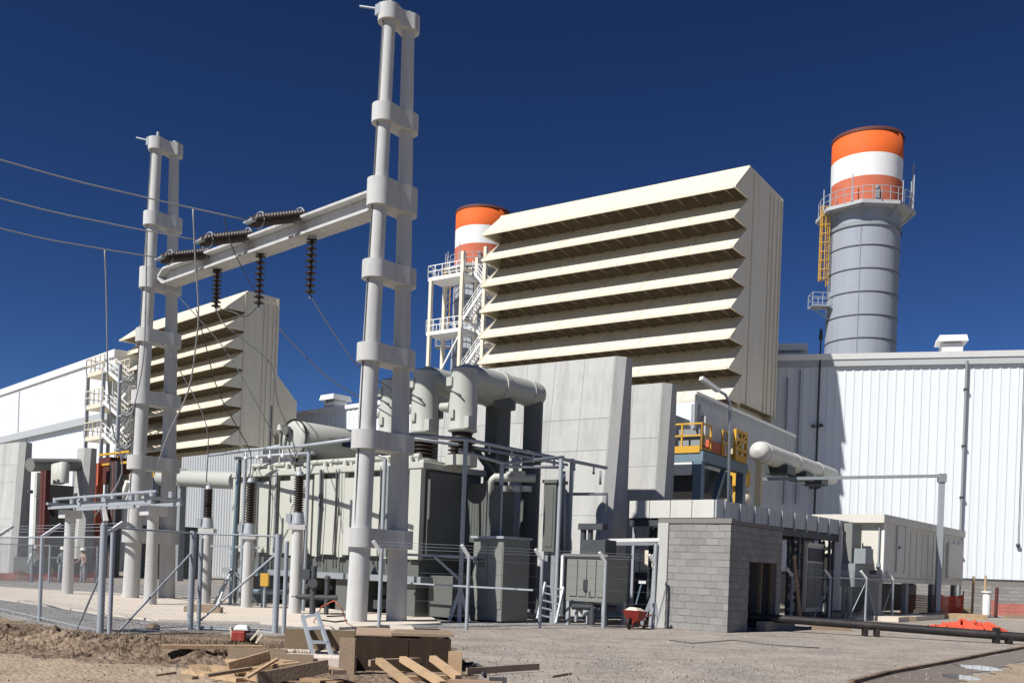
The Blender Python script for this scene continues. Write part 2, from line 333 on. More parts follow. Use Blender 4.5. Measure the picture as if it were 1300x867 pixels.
# loose stones on the gravel and dirt
b = MB()
for k in range(1300):
    if k < 800: px, py = random.uniform(570, 1200), random.choice([random.uniform(800, 866), random.uniform(835, 866)])
    else: px, py = random.uniform(0, 480), random.uniform(800, 866)
    c = gp(px, py); r = random.choice([.008, .010, .014, .02]) * random.uniform(.7, 1.3)
    pts = [(c.x + r*math.cos(a)*random.uniform(.7, 1.2), c.y + r*math.sin(a)*random.uniform(.7, 1.2)) for a in (0, 1.25, 2.5, 3.8, 5)]
    b.loft([(x, y, -.01) for x, y in pts], [((x-c.x)*.6+c.x, (y-c.y)*.6+c.y, r*random.uniform(.7, 1.1)+.012) for x, y in pts])
tag(b.build('loose_stones', 'gravel'), 'loose stones strewn over the gravel and the dirt', 'stones', kind='stuff')

# ================================================================== turbine halls
def rib_panel(w, h, n=1, rib=.028):
    prof = []; p = w/n
    for i in range(n):
        x = i*p; prof += [(x, 0), (x+p*.62, 0), (x+p*.70, -rib), (x+p*.90, -rib), (x+p*.98, 0)]
    prof += [(w, 0)]; b = MB()
    vs = [(x, y, 0) for x, y in prof] + [(x, y, h) for x, y in prof]; k = len(prof)
    b.add(vs, [(i, i+1, k+i+1, k+i) for i in range(k-1)]); return b
HR = Frame((26.28, 55.5), 74.8)
hall = fthing('turbine_hall', 'white ribbed turbine hall at the right behind the tall round stack base', 'industrial hall', HR)
hall['label'] = 'large white ribbed hall with a block base, below the nearer striped stack'
X0, X1, ZB, ZT = -24.0, 15.0, 2.0, 14.36
MB().box(X0, X1, 0.06, 16, -.1, ZT).build('wall', 'white_wall', hall)
pm = rib_panel(.46, ZT-ZB).data('cladding_panel', 'white_wall')
n = int((X1-X0)/.46)
for i in range(n): link('cladding_panel', pm, hall, (X0 + i*.46, .05, ZB))
MB().box(X0-.1, X1, -.02, 16.1, ZT, ZT+.12).build('roof', 'white', hall)
MB().prism_x([(-.02, ZT+.1), (-.22, ZT+.1), (-.30, ZT+.42), (-.02, ZT+.42)], X0, X1).build('eaves_trim', 'white', hall)
MB().box(X0, X1, -.16, -.004, ZT-.28, ZT+.098).build('gutter_shadow', 'grey_trim', hall)  # grey strip paints the shadow under the eaves trim along the gutter line
MB().box(X0, X1, -.02, .3, ZB-.11, ZB-.004).build('base_flashing', 'dark_steel', hall)

bm_ = MB().box(0, .585, -.10, .055, 0, .185).data('block', 'block')
nb = 0
for r in range(9):
    for i in range(40):
        x = -8 + i*.6 + (.3 if r % 2 else 0)
        if x > X1 - .6 or nb >= 290: continue
        nb += 1; link('block', bm_, hall, (x, 0, .02 + r*.2))
MB().box(X0, X1, -.09, .058, -.05, ZB-.12).build('base_wall', 'mortar', hall)
for px, lab in ((1227, 'galv'), (1041, 'dark_steel')):
    p = HR.on_y(px, 455 if px > 1100 else 455)
    b = MB(); b.cyl((p.x, -.17, 1.0 if px > 1100 else 0), (p.x, -.17, ZT-.1), .075 if px > 1100 else .06, n=8); dn = b.build('downpipe', 'grey_steel' if px > 1100 else 'dark_steel', hall)
    b = MB()
    for z in ([3.3, 6.5, 9.4, 12.6] if px > 1100 else [3.2, 6.9, 10.5]):
        b.box(p.x-.12, p.x+.12, -.26, -.05, z, z+.1)
        if px < 1100: b.box(p.x-.32, p.x-.16, -.26, -.05, z, z+.16); b.box(p.x+.1, p.x+.3, -.26, -.05, z+.05, z+.2)
    b.build('pipe_clamp', 'dark_steel', dn)
    if px < 1100: b = MB(); b.cyl((p.x, -.17, ZT-.1), (p.x, -.17, ZT+1.6), .05, n=6); b.cyl((p.x, -.17, ZT+1.3), (p.x, -.17, ZT+1.9), .13, .07, 8); b.build('vent_pipe', 'dark_steel', hall)
def roof_vent(parent, x, y, z, s=1.0):
    v = MB().box(x-.7*s, x+.7*s, y, y+1.4*s, z, z+.75*s).build('roof_vent', 'white', parent)
    b = MB(); b.loft([(x-1.0*s, y-.3*s, z+.85*s), (x+1.0*s, y-.3*s, z+.85*s), (x+1.0*s, y+1.7*s, z+.85*s), (x-1.0*s, y+1.7*s, z+.85*s)],
                     [(x-.9*s, y-.2*s, z+1.3*s), (x+.9*s, y-.2*s, z+1.3*s), (x+.9*s, y+1.6*s, z+1.3*s), (x-.9*s, y+1.6*s, z+1.3*s)]); b.build('vent_cap', 'white', v)
    MB().box(x-.6*s, x+.6*s, y+.1*s, y+1.3*s, z+.7*s, z+.86*s).build('vent_throat', 'grey_trim', v)
p = HR.on_y(1210, 447); roof_vent(hall, p.x, .3, ZT+.42, .80)
p = HR.on_y(1005, 455); roof_vent(hall, p.x, 1.0, ZT+.1, .95)
p0, p1 = HR.on_y(1297, 560, -.2), HR.on_y(1293, 692, -.2)
b = MB(); b.cyl((p0.x, -.1, ZT-.4), (p1.x, -.1, p1.z), .02, n=5); b.ball((p1.x, -.12, p1.z), .12); b.build('hanging_cable', 'dark_steel', hall)
# wall light + conduits on the shaded part
b = MB()
for px, y0, y1 in ((1000, 480, 640), (1016, 470, 640)):
    q = HR.on_y(px, y0); r = HR.on_y(px, y1); b.bar((q.x, -.1, q.z), (q.x, -.1, max(.5, r.z)), .09)
b.build('conduit', 'grey_steel', hall)

# farther length of hall between the towers
HM = Frame(at(435, 522, 86), 47)
h2 = fthing('turbine_hall', 'white hall wall with a low roof vent seen between the two lattice posts', 'industrial hall', HM)
h2['label'] = 'distant white hall with a flat roof vent, seen between the slender concrete towers'
zt = HM.on_y(435, 520).z
MB().box(-42, 16, .06, 14, -.1, zt).build('wall', 'white_wall', h2)
pm2 = rib_panel(1.2, zt-1.0, 2, .05).data('cladding_panel', 'white_wall')
for i in range(25): link('cladding_panel', pm2, h2, (-14+i*1.2, .05, 1.0))
MB().box(-42.1, 16.1, -.12, 14.1, zt, zt+.35).build('roof', 'white', h2)
p = HM.on_y(410, 520); roof_vent(h2, p.x, .6, zt+.3, 1.05)

# tall hall at the far left
HL = Frame(at(110, 462, 95), 43)
h3 = fthing('turbine_hall', 'tall white hall at the left edge with a grey band halfway up its wall', 'industrial hall', HL)
zt = HL.on_y(110, 463).z; zb = HL.on_y(107, 529).z; zl = 2.2
MB().box(-75, 7, .5, 4, -.1, zt-.2).build('wall', 'white_wall', h3)
pu = rib_panel(1.6, zt-zb, 2, .05).data('cladding_panel', 'white_wall'); pl_ = rib_panel(1.6, zb-zl-.6, 2, .05).data('cladding_panel', 'white_wall')
for i in range(46):
    link('cladding_panel', pu, h3, (-66.4+i*1.6, .05, zb)); link('cladding_panel', pl_, h3, (-66.4+i*1.6, .42, zl))
MB().box(-75, 7.2, .06, .5, zb-.05, zt-.2).build('wall', 'white_wall', h3)
MB().box(-75.1, 7.3, -.15, 4.2, zt-.18, zt+.5).build('roof', 'white', h3)
MB().box(-75, 7.2, -.05, .45, zb-.75, zb-.06).build('band', 'grey_trim', h3)
p = HL.on_y(24, 520); MB().box(p.x-.06, p.x+.06, -.06, .0, zb, zt-.2).build('seam', 'grey_trim', h3)
p = HL.on_y(29, 560); MB().box(p.x-.06, p.x+.06, .3, .36, zl, zb-.8).build('seam', 'grey_trim', h3)
MB().box(-75, 9, .3, .49, 0, zl-.01).build('base_wall', 'grey_steel', h3)

# ================================================================== intake filter houses
def filter_house(fr, Wd, D, label, duct, seam=.62):
    t = fthing('intake_filter_house', label, 'filter house', fr, 'air intake filter houses')
    zt, zb, p, hw = 23.0, 10.72, 1.535, 1.84
    lips = [21.36 - k*p for k in range(8)]; tops = [zt] + lips[:-1]
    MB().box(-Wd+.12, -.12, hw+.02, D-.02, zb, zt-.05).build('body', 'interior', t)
    # zigzag end panels
    prof = []
    for a, z in zip(tops, lips): prof += [(hw, a), (0, z)]
    full = prof + [(hw, lips[-1]), (hw, zb), (D, zb), (D, zt)]
    for x in (-.1, -Wd):
        sp = MB(); n = len(full)
        outline = []
        for a, z in zip(tops, lips): outline += [(hw, a), (0, z+.06), (0, z-.02)]
        outline += [(hw, lips[-1]-.02)]
        # each fin is a triangle on the body panel
        for a, z in zip(tops, lips): sp.loft([(x, hw+.01, a), (x, 0, z+.07), (x, 0, z), (x, hw+.01, z)], [(x+.1, hw+.01, a), (x+.1, 0, z+.07), (x+.1, 0, z), (x+.1, hw+.01, z)])
        sp.box(x, x+.1, hw+.012, D, zb, zt)
        s = sp.build('end_panel', 'cream', t)
        b = MB(); xo = x+.1 if x > -1 else x-.06
        b.box(xo, xo+.05, seam*2+1.25, seam*2+1.37, zb, zt-.02)
        for f in (.72, .80, .90): b.box(xo, xo+.06, D*f, D*f+.12, zb-.05, zt-.3)
        b.box(xo, xo+.07, D-.14, D+.02, zb-.1, zt)
        b.build('seam_strip', 'cream', s)
    MB().box(-Wd, 0, hw, D+.05, zt+.002, zt+.12).build('roof', 'cream', t)
    MB().box(-Wd, 0, D, D+.08, zb, zt).build('back_panel', 'cream', t)
    hm = MB(); hm.loft([(-Wd+.1, hw, 0), (-.1, hw, 0), (-.1, hw+.07, .05), (-Wd+.1, hw+.07, .05)], [(-Wd+.1, 0, -p), (-.1, 0, -p), (-.1, .02, -p+.10), (-Wd+.1, .02, -p+.10)])
    for i in range(1, int(Wd/2.64)+1):
        x = -i*2.64; hm.bar((x, hw-.05, -.02), (x, .03, -p+.12), .05, .03, up=(0, .7, .7))
    me = hm.data('louver_hood', 'cream')
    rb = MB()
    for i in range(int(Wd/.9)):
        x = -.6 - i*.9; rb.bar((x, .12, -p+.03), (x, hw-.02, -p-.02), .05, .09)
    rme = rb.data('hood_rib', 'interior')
    lp = MB().box(-Wd+.1, -.1, -.02, .03, -p-.03, -p+.12).data('hood_lip', 'cream')
    for k, a in enumerate(tops):
        if k == 0:
            f = MB(); f.loft([(-Wd, hw, zt+.02), (0, hw, zt+.02), (0, hw+.07, zt+.08), (-Wd, hw+.07, zt+.08)], [(-Wd, 0, lips[0]), (0, 0, lips[0]), (0, .02, lips[0]+.1), (-Wd, .02, lips[0]+.1)])
            h = f.build('louver_hood', 'cream', t); h2 = link('hood_rib', rme, h, (0, 0, lips[0]+p)); link('hood_lip', lp, h, (0, 0, lips[0]+p))
        else:
            h = link('louver_hood', me, t, (0, 0, a)); link('hood_rib', rme, h); link('hood_lip', lp, h)
    # underframe, plenum and legs
    uf = MB(); uf.box(-Wd+.2, -.2, hw, hw+.35, zb-.7, zb-.02); uf.box(-Wd+.2, -.05, D-.35, D, zb-.7, zb-.02)
    for f in (0.03, .27, .5, .73, .97):
        x = -.2 - (Wd-.4)*f; uf.box(x-.15, x+.15, hw+.35, D-.35, zb-.6, zb-.02)
    uf.build('underframe', 'cream_dark', t)
    b = MB(); b.loft([(-Wd+1.5, hw+.5, zb-.9), (-1.0, hw+.5, zb-.9), (-1.0, D-.5, zb-.9), (-Wd+1.5, D-.5, zb-.9)], [(-Wd+1, hw+.4, zb-.03), (-.6, hw+.4, zb-.03), (-.6, D-.4, zb-.03), (-Wd+1, D-.4, zb-.03)])
    b.box(-Wd*.6-1.5, -Wd*.4+1.5, hw+.8, D-.3, zb-2.4, zb-.9); b.build('plenum', 'cream_dark', t)
    for x in (-.6, -Wd/2, -Wd+.6):
        for y in (hw+.4, D-.4): MB().box(x-.17, x+.17, y-.17, y+.17, 0, zb-.6).build('leg', 'cream_dark', t)
    if duct:
        b = MB(); b.prism_x([(D+.1, 12.4), (D+.1, 17.5), (D+2.6, 15.0), (D+2.6, 11.5)], -Wd+4, -.8); b.build('transition_duct', 'cream', t)
    return t
F1 = Frame(at(934, 237, 50), 56.2)
filter_house(F1, 15.85, 7.0, 'big cream louvred filter house in the middle, the larger of the two', False)
F2 = Frame(at(286, 420, 78), 45.5)
filter_house(F2, 19.6, 4.75, 'smaller looking cream louvred filter house behind the slender tower at the left', True, .2)

# ================================================================== exhaust stacks
def rail_ring(b, c, r, z, h=1.1, n=20, a0=0, a1=360):
    pts = [Vector((c[0]+r*math.cos(rad(a0+(a1-a0)*i/n)), c[1]+r*math.sin(rad(a0+(a1-a0)*i/n)), z)) for i in range(n+1)]
    for p in pts: b.cyl(p, p+Vector((0, 0, h)), .035, n=4)
    for zz in (h, h*.55): b.tube([p+Vector((0, 0, zz)) for p in pts], .035, 4)
def stack(c, r, zb, label, rot):
    t = thing('exhaust_stack', label, 'exhaust stack', (c[0], c[1], 0), rot, 'red and white banded exhaust stacks')
    z = dict(top=41.3, o1=39.1, w=37.1, deck=34.6)
    MB().lathe([(r*1.0, z['o1']), (r*1.0, z['top']), (r*.97, z['top']), (r*.97, z['top']-3)], n=48).build('top_band', 'orange', t)
    MB().lathe([(r*.995, z['w']), (r*1.005, z['o1'])], n=48).build('white_band', 'white', t)
    MB().lathe([(r*1.0, z['deck']), (r*1.0, z['w'])], n=48).build('lower_band', 'orange_faded', t)
    MB().lathe([(r*1.015, z['top']-.25), (r*1.02, z['top']+.03), (r*.96, z['top']+.03)], n=48).build('rim', 'red_steel', t)
    # shell rings
    hs = 2.03; k = 0; zz = 33.03; MB().lathe([(r, zz+.03), (r, z['deck'])], n=48).build('shell_ring', 'stack', t)
    while zz > 1:
        h = min(hs, zz); MB().lathe([(r, zz-h+.05), (r, zz-.03)], n=48).build('shell_ring', 'stack', t)
        MB().lathe([(r*.985, zz-h-.03), (r*.985, zz-h+.06)], n=48).build('seam', 'dark_seam', t)
        MB().lathe([(r*1.0, zz-h-.07), (r*1.016, zz-h-.05), (r*1.016, zz-h+.0), (r*1.0, zz-h+.02)], n=48).build('stiffener', 'dark_seam', t); zz -= hs
    a = rad(246); MB().box(r*math.cos(a)-.035, r*math.cos(a)+.035, r*math.sin(a)-.03, r*math.sin(a)+.1, 1, z['deck']-2).build('shell_joint', 'grey_steel', t)
    # platform
    d = MB(); ro = r*1.29
    oc = [(ro*1.08*math.cos(rad(22.5+45*i)), ro*1.08*math.sin(rad(22.5+45*i))) for i in range(8)]; ic = [(r*1.01*math.cos(rad(22.5+45*i)), r*1.01*math.sin(rad(22.5+45*i))) for i in range(8)]
    for i in range(8):
        j = (i+1) % 8; a0, a1, b0, b1 = oc[i], oc[j], ic[i], ic[j]
        d.loft([(*a0, 34.3), (*a1, 34.3), (*b1, 34.3), (*b0, 34.3)], [(*a0, 34.6), (*a1, 34.6), (*b1, 34.6), (*b0, 34.6)])
    dk = d.build('platform', 'grey_trim', t)
    br = MB()
    for i in range(8):
        a = rad(45*i+22.5); br.bar((ro*math.cos(a), ro*math.sin(a), 34.25), (r*math.cos(a), r*math.sin(a), 33.5), .12)
    br.build('bracket', 'grey_steel', dk)
    b = MB(); rail_ring(b, (0, 0), ro*1.02, 34.6, 1.2, 32); b.build('railing', 'galv', dk)
    b = MB(); b.lathe([(r*1.04, 32.75), (r*1.04, 33.05)], n=48); b.build('bracket_ring', 'grey_steel', t)
    for a, h in ((352, 4.6), (338, 3.2), (320, 2.2), (300, 1.9), (190, 1.9), (235, 2.4), (205, 1.8)):
        a = rad(a); q = Vector((ro*1.02*math.cos(a), ro*1.02*math.sin(a), 34.6)); b = MB(); b.cyl(q, q+Vector((0, 0, h)), .06, .05, 6); b.build('antenna', 'galv', dk)
    for a in (268,):
        a = rad(a); q = Vector((r*1.05*math.cos(a), r*1.05*math.sin(a), 35.3)); b = MB(); b.box(q.x-.16, q.x+.16, q.y-.16, q.y+.16, 34.61, 35.7); b.ball((q.x, q.y, 35.9), .22); b.build('beacon', 'grey_steel', dk)
    # caged ladder with a small landing, on the left
    a = rad(188); q = Vector(((r+.35)*math.cos(a), (r+.35)*math.sin(a), 0))
    b = MB()
    for s in (-.3, .3): b.bar((q.x, q.y+s, 28), (q.x, q.y+s, 34.6), .06)
    for i in range(24): b.bar((q.x, q.y-.3, 28.1+i*.3), (q.x, q.y+.3, 28.1+i*.3), .04)
    ld = b.build('ladder', 'yellow', t); b = MB()
    for i in range(9): b.tube([(q.x-.75*math.sin(rad(w)), q.y+.42*math.cos(rad(w)), 28.6+i*.8) for w in range(0, 181, 30)], .035, 4)
    for w in (30, 60, 90, 120, 150): b.bar((q.x-.75*math.sin(rad(w)), q.y+.42*math.cos(rad(w)), 28.4), (q.x-.75*math.sin(rad(w)), q.y+.42*math.cos(rad(w)), 35.1), .06)
    b.build('cage', 'yellow', ld)
    b = MB(); b.box(q.x-1.4, q.x+.3, q.y-.7, q.y+.7, 26.0, 26.12); b.bar((q.x-1.3, q.y, 26), (q.x+.3, q.y, 25.0), .1)
    for x in (-1.38, -.5):
        for y in (-.68, .68): b.bar((q.x+x, q.y+y, 26.1), (q.x+x, q.y+y, 27.2), .06)
    for zz in (26.65, 27.2):
        for y in (-.68, .68): b.bar((q.x-1.38, q.y+y, zz), (q.x+.2, q.y+y, zz), .05)
        b.bar((q.x-1.38, q.y-.68, zz), (q.x-1.38, q.y+.68, zz), .05)
    b.build('landing', 'galv', t)
    return t
s1 = at(1103, 180, 89); stack((s1.x-.1, 89.0), 3.07, 0, 'banded exhaust stack with a railed platform rising behind the hall at the right', 0.0)
s2 = at(614, 262, 111); stack((s2.x, 111.0), 3.07, 0, 'farther banded exhaust stack half hidden by the big louvred filter house', 0.0)

# ================================================================== stair towers
def flight(p, q, w, parent):
    p, q = Vector(p), Vector(q); b = MB(); d = Vector((q.x-p.x, q.y-p.y, 0)).normalized(); sd = Vector((-d.y, d.x, 0))*w/2
    for s in (-1, 1):
        b.bar(p+sd*s, q+sd*s, .09, .28)
        for k in (1.0, .55): b.bar(p+sd*s+Vector((0, 0, k)), q+sd*s+Vector((0, 0, k)), .06)
        for i in range(5): r = p.lerp(q, i/4)+sd*s; b.bar(r, r+Vector((0, 0, 1.0)), .05)
    n = 10
    for i in range(n): r = p.lerp(q, (i+.5)/n); b.bar(r-sd, r+sd, .28, .05)
    return b.build('stair_flight', 'white', parent)
def railed_deck(x0, x1, y0, y1, z, parent, m='white'):
    b = MB(); b.box(x0, x1, y0, y1, z-.38, z); dk = b.build('platform', m, parent); b = MB()
    for (xa, ya, xb, yb) in ((x0, y0, x1, y0), (x0, y1, x1, y1), (x0, y0, x0, y1)):
        n = max(2, int(math.hypot(xb-xa, yb-ya)/1.1)+1)
        for i in range(n+1): x, y = xa+(xb-xa)*i/n, ya+(yb-ya)*i/n; b.bar((x, y, z), (x, y, z+1.25), .08)
        for k in (1.25, .65): b.bar((xa, ya, z+k), (xb, yb, z+k), .07)
    b.build('railing', m, dk); return dk
ST = Frame(at(583, 440, 104), 55)
t = fthing('stair_tower', 'pale steel stair tower with two railed landings in front of the farther stack', 'stair tower', ST)
za, zb_ = ST.on_y(560, 350).z, ST.on_y(560, 419).z; xl = ST.on_y(541, 420).x
for z in (za, zb_): railed_deck(xl, .2, 0, 2.6, z, t)
for x, y in ((xl+.35, .15), (xl+.35, 2.5), (0, .1), (0, 2.6), (3.0, .1), (3.0, 2.6)): MB().box(x-.18, x+.18, y-.18, y+.18, 0, za+(.0 if x < -1 else 2.2)).build('column', 'cream', t)
z = za-16
for i in range(6):
    (flight((.3, .6, z), (2.7, .6, z+2.75), 1.0, t) if i % 2 == 0 else flight((2.7, 1.9, z), (.3, 1.9, z+2.75), 1.0, t)); z += 2.75
    MB().box((2.5 if i % 2 == 0 else -.1), (3.4 if i % 2 == 0 else .4), .1, 2.5, z-.15, z-.03).build('landing', 'cream', t)
b = MB(); b.bar((xl+.4, .1, zb_-7), (0, .1, zb_-.5), .14); b.bar((xl+.4, .1, za-20), (0, .1, zb_-7), .14); b.bar((xl+.4, .1, zb_-7), (0, .1, zb_-7), .16); b.build('brace', 'white', t)
SL = Frame(at(127, 520, 86), 44)
t = fthing('stair_tower', 'zigzag steel stair tower beside the left filter house and the white hall', 'stair tower', SL)
zs = [SL.on_y(118, y).z for y in (472, 513, 553)]; xl = SL.on_y(108, 513).x; xr = SL.on_y(150, 500).x
for z in zs: railed_deck(xl, .6, 0, 2.2, z, t, 'cream')
for x in (xl+.2, .3, xr):
    for y in (.1, 2.1): MB().box(x-.13, x+.13, y-.13, y+.13, 0, zs[0]).build('column', 'galv', t)
for i, z in enumerate(zs):
    flight((.6, .5, z), (xr, .5, z-1.45), .9, t); flight((xr, 1.7, z-1.45), (.6, 1.7, z-2.9), .9, t)
    MB().box(xr-.2, xr+.8, 0, 2.2, z-1.6, z-1.47).build('landing', 'galv', t)
b = MB()
for z in (zs[0]-.3, zs[1]-.3, zs[2]-.3, zs[2]-4): b.bar((xl, .1, z), (xr, .1, z), .14)
b.bar((xl, .1, zs[2]-4), (.3, .1, zs[2]-8), .14); b.build('tie_beam', 'galv', t)

# ================================================================== gantry of two slender double-shaft concrete posts
def capsule(b, y0, y1, r, z0, z1, n=10, waist=1.0):
    W2_ = [(-r*(waist+(1-waist)*abs(2*t-1)**1.5), y0+(y1-y0)*t) for t in (.9, .7, .5, .3, .1)] if waist < 1 else []
    pts = [(r*math.cos(rad(180+180*i/n)), y0+r*math.sin(rad(180+180*i/n))) for i in range(n+1)] + [(r*math.cos(rad(180*i/n)), y1+r*math.sin(rad(180*i/n))) for i in range(n+1)]
    if waist < 1: pts = pts[:n+1] + [(-x, y0+y1-y) for x, y in W2_] + pts[n+1:] + W2_
    k = len(pts); b.add([(x, y, z0) for x, y in pts]+[(x, y, z1) for x, y in pts], [(i, (i+1) % k, k+(i+1) % k, k+i) for i in range(k)], True)
    b.add([(x, y, z0) for x, y in pts], [tuple(range(k))[::-1]]); b.add([(x, y, z1) for x, y in pts], [tuple(range(k))])
ZC = [(2.0, 2.5), (4.58, 5.07), (6.88, 7.36), (9.08, 9.55), (11.0, 11.72), (13.22, 13.7), (15.92, 16.34)]
def tower(fr, label, zc):
    t = fthing('concrete_tower', label, 'tower', fr, 'double shaft concrete towers')
    sep = lambda z: .67 - .36*z/16.4
    for s in (-1, 1): MB().cyl((0, s*sep(0), 0), (0, s*sep(16.3), 16.3), .285, .165, 20).build('shaft', 'tower', t)
    for z0, z1 in zc:
        b = MB(); zm = (z0+z1)/2; r = .285-.12*zm/16.4+.14; capsule(b, -sep(zm), sep(zm), r, z0, z1, waist=.62 if zm > 15 else .86)
        o = b.build('collar', 'tower', t); bevel(o, .03)
    b = MB(); zt = zc[-1][1]
    b.cyl((0, -.3, zt), (0, -.3, zt+.25), .06, n=6); b.box(-.25, .02, -.62, -.5, zt-.25, zt+.02); b.cyl((-.1, -.5, zt-.1), (-.75, -.75, zt+.12), .03, n=5)
    b.build('shield_wire_clamp', 'galv', t)
    MB().cyl((0, .35, zt), (0, .35, zt+.13), .1, n=8).build('cap_bolt', 'galv', t)
    MB().tube([(.05, -sep(4)-.29, 0), (.05, -sep(4)-.27, 4), (.0, -sep(8)-.24, 8), (0, -sep(15)-.19, 15.9)], .018, 4).build('earth_strap', 'wire_dark', t)
    return t
g1 = at(478, 790, 26.35); T1 = Frame((g1.x, g1.y), 45)
tower(T1, 'nearer and taller looking double shaft concrete tower in the middle of the yard', ZC)
g2 = at(189, 760, 35.2); T2 = Frame((g2.x, g2.y), 45)
tower(T2, 'farther double shaft concrete tower in front of the left filter house', ZC)
# beam
def beam_end(fr, off):
    return fr.wor((off, 0, 11.38))
pA, pB = beam_end(T2, .45), beam_end(T1, -.45)
L = (pB-pA).length; ang = math.atan2(pB.y-pA.y, pB.x-pA.x)
bt = thing('gantry_beam', 'pale concrete beam with a recessed side spanning between the two towers', 'beam', pA, ang)
b = MB(); b.box(.0, L, -.04, .04, -.2, .2); b.build('web', 'tower', bt)
b = MB()
for s in (-1, 1):
    z = s*.25; b.loft([(.25, -.30, z-.035), (L-.25, -.30, z-.035), (L-.25, .30, z-.035), (.25, .30, z-.035)], [(.25, -.30, z+.035), (L-.25, -.30, z+.035), (L-.25, .30, z+.035), (.25, .30, z+.035)])
b.build('flange', 'tower', bt)
for x0, x1 in ((-.12, .25), (L+.12, L-.25)):
    b = MB()
    for s in (-1, 1): b.bar((x1, 0, s*.25), (x0, 0, 0), .60, .07)
    b.build('end_bracket', 'tower', bt)
def on_beam(px, py):
    d = pB-pA; u, v = uv(px, py); k = u/F
    s = (k*pA.y - pA.x)/(d.x - k*d.y); p = pA + d*s; return p
# insulators
disc = MB().lathe([(.035, .07), (.065, .06), (.07, .03), (.155, .0), (.16, -.02), (.12, -.012), (.05, -.03), (.035, -.085)], n=16).data('insulator_disc', 'porcelain')
def string(name, label, p, q, group, n=None, double=False, cat='insulator'):
    p, q = Vector(p), Vector(q); d = (q-p); Ln = d.length; d.normalize(); n = n or max(3, int(Ln/.135))
    t = thing(name, label, cat, p, 0, group); rq = d.to_track_quat('-Z', 'Y'); offs = [0]
    side = d.cross(Vector((0, 0, 1))).normalized() if double else Vector((0, 0, 0))
    for o in ([-.16, .16] if double else [0]):
        for i in range(n):
            c = link('insulator_disc', disc, t, d*(Ln*(i+.5)/n)+side*o); c.rotation_mode = 'QUATERNION'; c.rotation_quaternion = rq
        MB().cyl(side*o, d*Ln+side*o, .03, n=6).build('rod', 'dark_steel', t)
    b = MB()
    for k in (-.08, Ln+.02):
        c = d*k
        if double: b.bar(c-side*.24, c+side*.24, .14, .05)
        else: b.cyl(c-d*.1, c+d*.1, .025, n=6)
    b.build('yoke', 'galv', t)
    if double:
        for k in (.25, Ln-.1):
            b = MB(); c = d*k; u = Vector((0, 0, 1)); b.tube([c+side*(.27*math.cos(rad(a)))+u*(.24*math.sin(rad(a))) for a in range(0, 361, 30)], .02, 5); b.build('arcing_ring', 'galv', t)
    return t
back = -T1.ay
strain_ends = []
for (x0, y0, x1, y1, lab) in ((206, 328, 262, 322, 'leftmost horizontal double string of dark insulators, beside the far tower'), (256, 306, 317, 299, 'middle horizontal double string of dark insulators above the beam'), (320, 281, 383, 274, 'rightmost horizontal double string of dark insulators above the beam')):
    q = on_beam(x1, y1); q = at(x1, y1, q.y-.1); u0, v0 = uv(x0, y0); k = u0/F
    tt = (q.x - k*q.y)/(k*back.y - back.x); dd = q.y + back.y*tt; p = at(x0, y0, dd)
    string('strain_insulator', lab, p, q, 'horizontal strain insulators', n=17, double=True); strain_ends.append(p)
    bq = on_beam(x1+4, y1); lk = MB(); lk.bar(q, (bq.x, bq.y, 11.7), .06); o = lk.build('strain_link', 'galv', None); tag(o, 'short steel link joining the %s insulator string to the concrete beam' % lab.split()[0], 'link', 'steel links on the beam')
susp = []
for (x0, y0, x1, y1, lab) in ((276, 343, 277, 391, 'hanging insulator string nearest to the far tower'), (331, 322, 332, 388, 'middle one of the three insulator strings hanging under the beam'), (396, 304, 396, 374, 'hanging insulator string nearest to the front tower, against blue sky')):
    d = on_beam(x0, y0).y; p, q = at(x0, y0, d), at(x0+ (y1-y0)*-.02, y1, d)
    q.x, q.y = p.x, p.y
    string('hanging_insulator', lab, p, q, 'hanging insulators', n=9); susp.append(q)
    b = MB(); top = Vector((p.x, p.y, 11.5))
    for s in (-.09, .09): b.bar((p.x+s, p.y, p.z), (p.x+s, p.y, 11.2), .03)
    b.bar((p.x-.15, p.y, p.z), (p.x+.15, p.y, p.z), .05); o = b.build('hanger', 'dark_steel')
    tag(o, 'thin steel hanger above the hanging insulator string %s' % ('by the far tower', 'in the middle', 'by the front tower')[len(susp)-1], 'hanger', 'steel hangers under the beam')
# conductors and droppers
def wire(label, pts, r=.022, m='wire', sag=0, n=14, group='overhead wires', name='conductor_cable'):
    out = []
    P = [Vector(p) for p in pts]
    # Catmull-Rom through the surveyed points
    Q = [P[0]*2-P[1]] + P + [P[-1]*2-P[-2]]
    k = max(4, n//(len(P)-1))
    for i in range(len(P)-1):
        a, b_, c, d = Q[i:i+4]
        for j in range(k):
            t = j/k; out.append(.5*((2*b_)+(c-a)*t+(2*a-5*b_+4*c-d)*t*t+(3*b_-a-3*c+d)*t**3))
    out.append(P[-1])
    if sag:
        for i, p in enumerate(out): t = i/(len(out)-1); p.z -= sag*4*t*(1-t)
    o = MB().tube(out, r, 6).build(name, m); tag(o, label, 'cable', group); return o
for p, (xs, ys, dd), lab in zip(strain_ends, (((0, 290, 28.5)), ((0, 252, 26.5)), ((0, 203, 24.0))), ('lowest of the three power lines entering from the left', 'middle one of the three power lines entering from the left', 'topmost of the three power lines entering from the left')):
    e = at(xs, ys, dd); far = e + (e-p)*3.0; far.z += 3.5
    wire(lab, [p, p.lerp(e, .5)+Vector((0, 0, -.06)), e, e + (e-p)*1.4 + Vector((0, 0, .6)), far], .019)
def lerpd(pts):       # pixel path with linearly varying distance
    n = len(pts)-1; return pts
D = lambda *a: [at(x, y, d) for x, y, d in a]
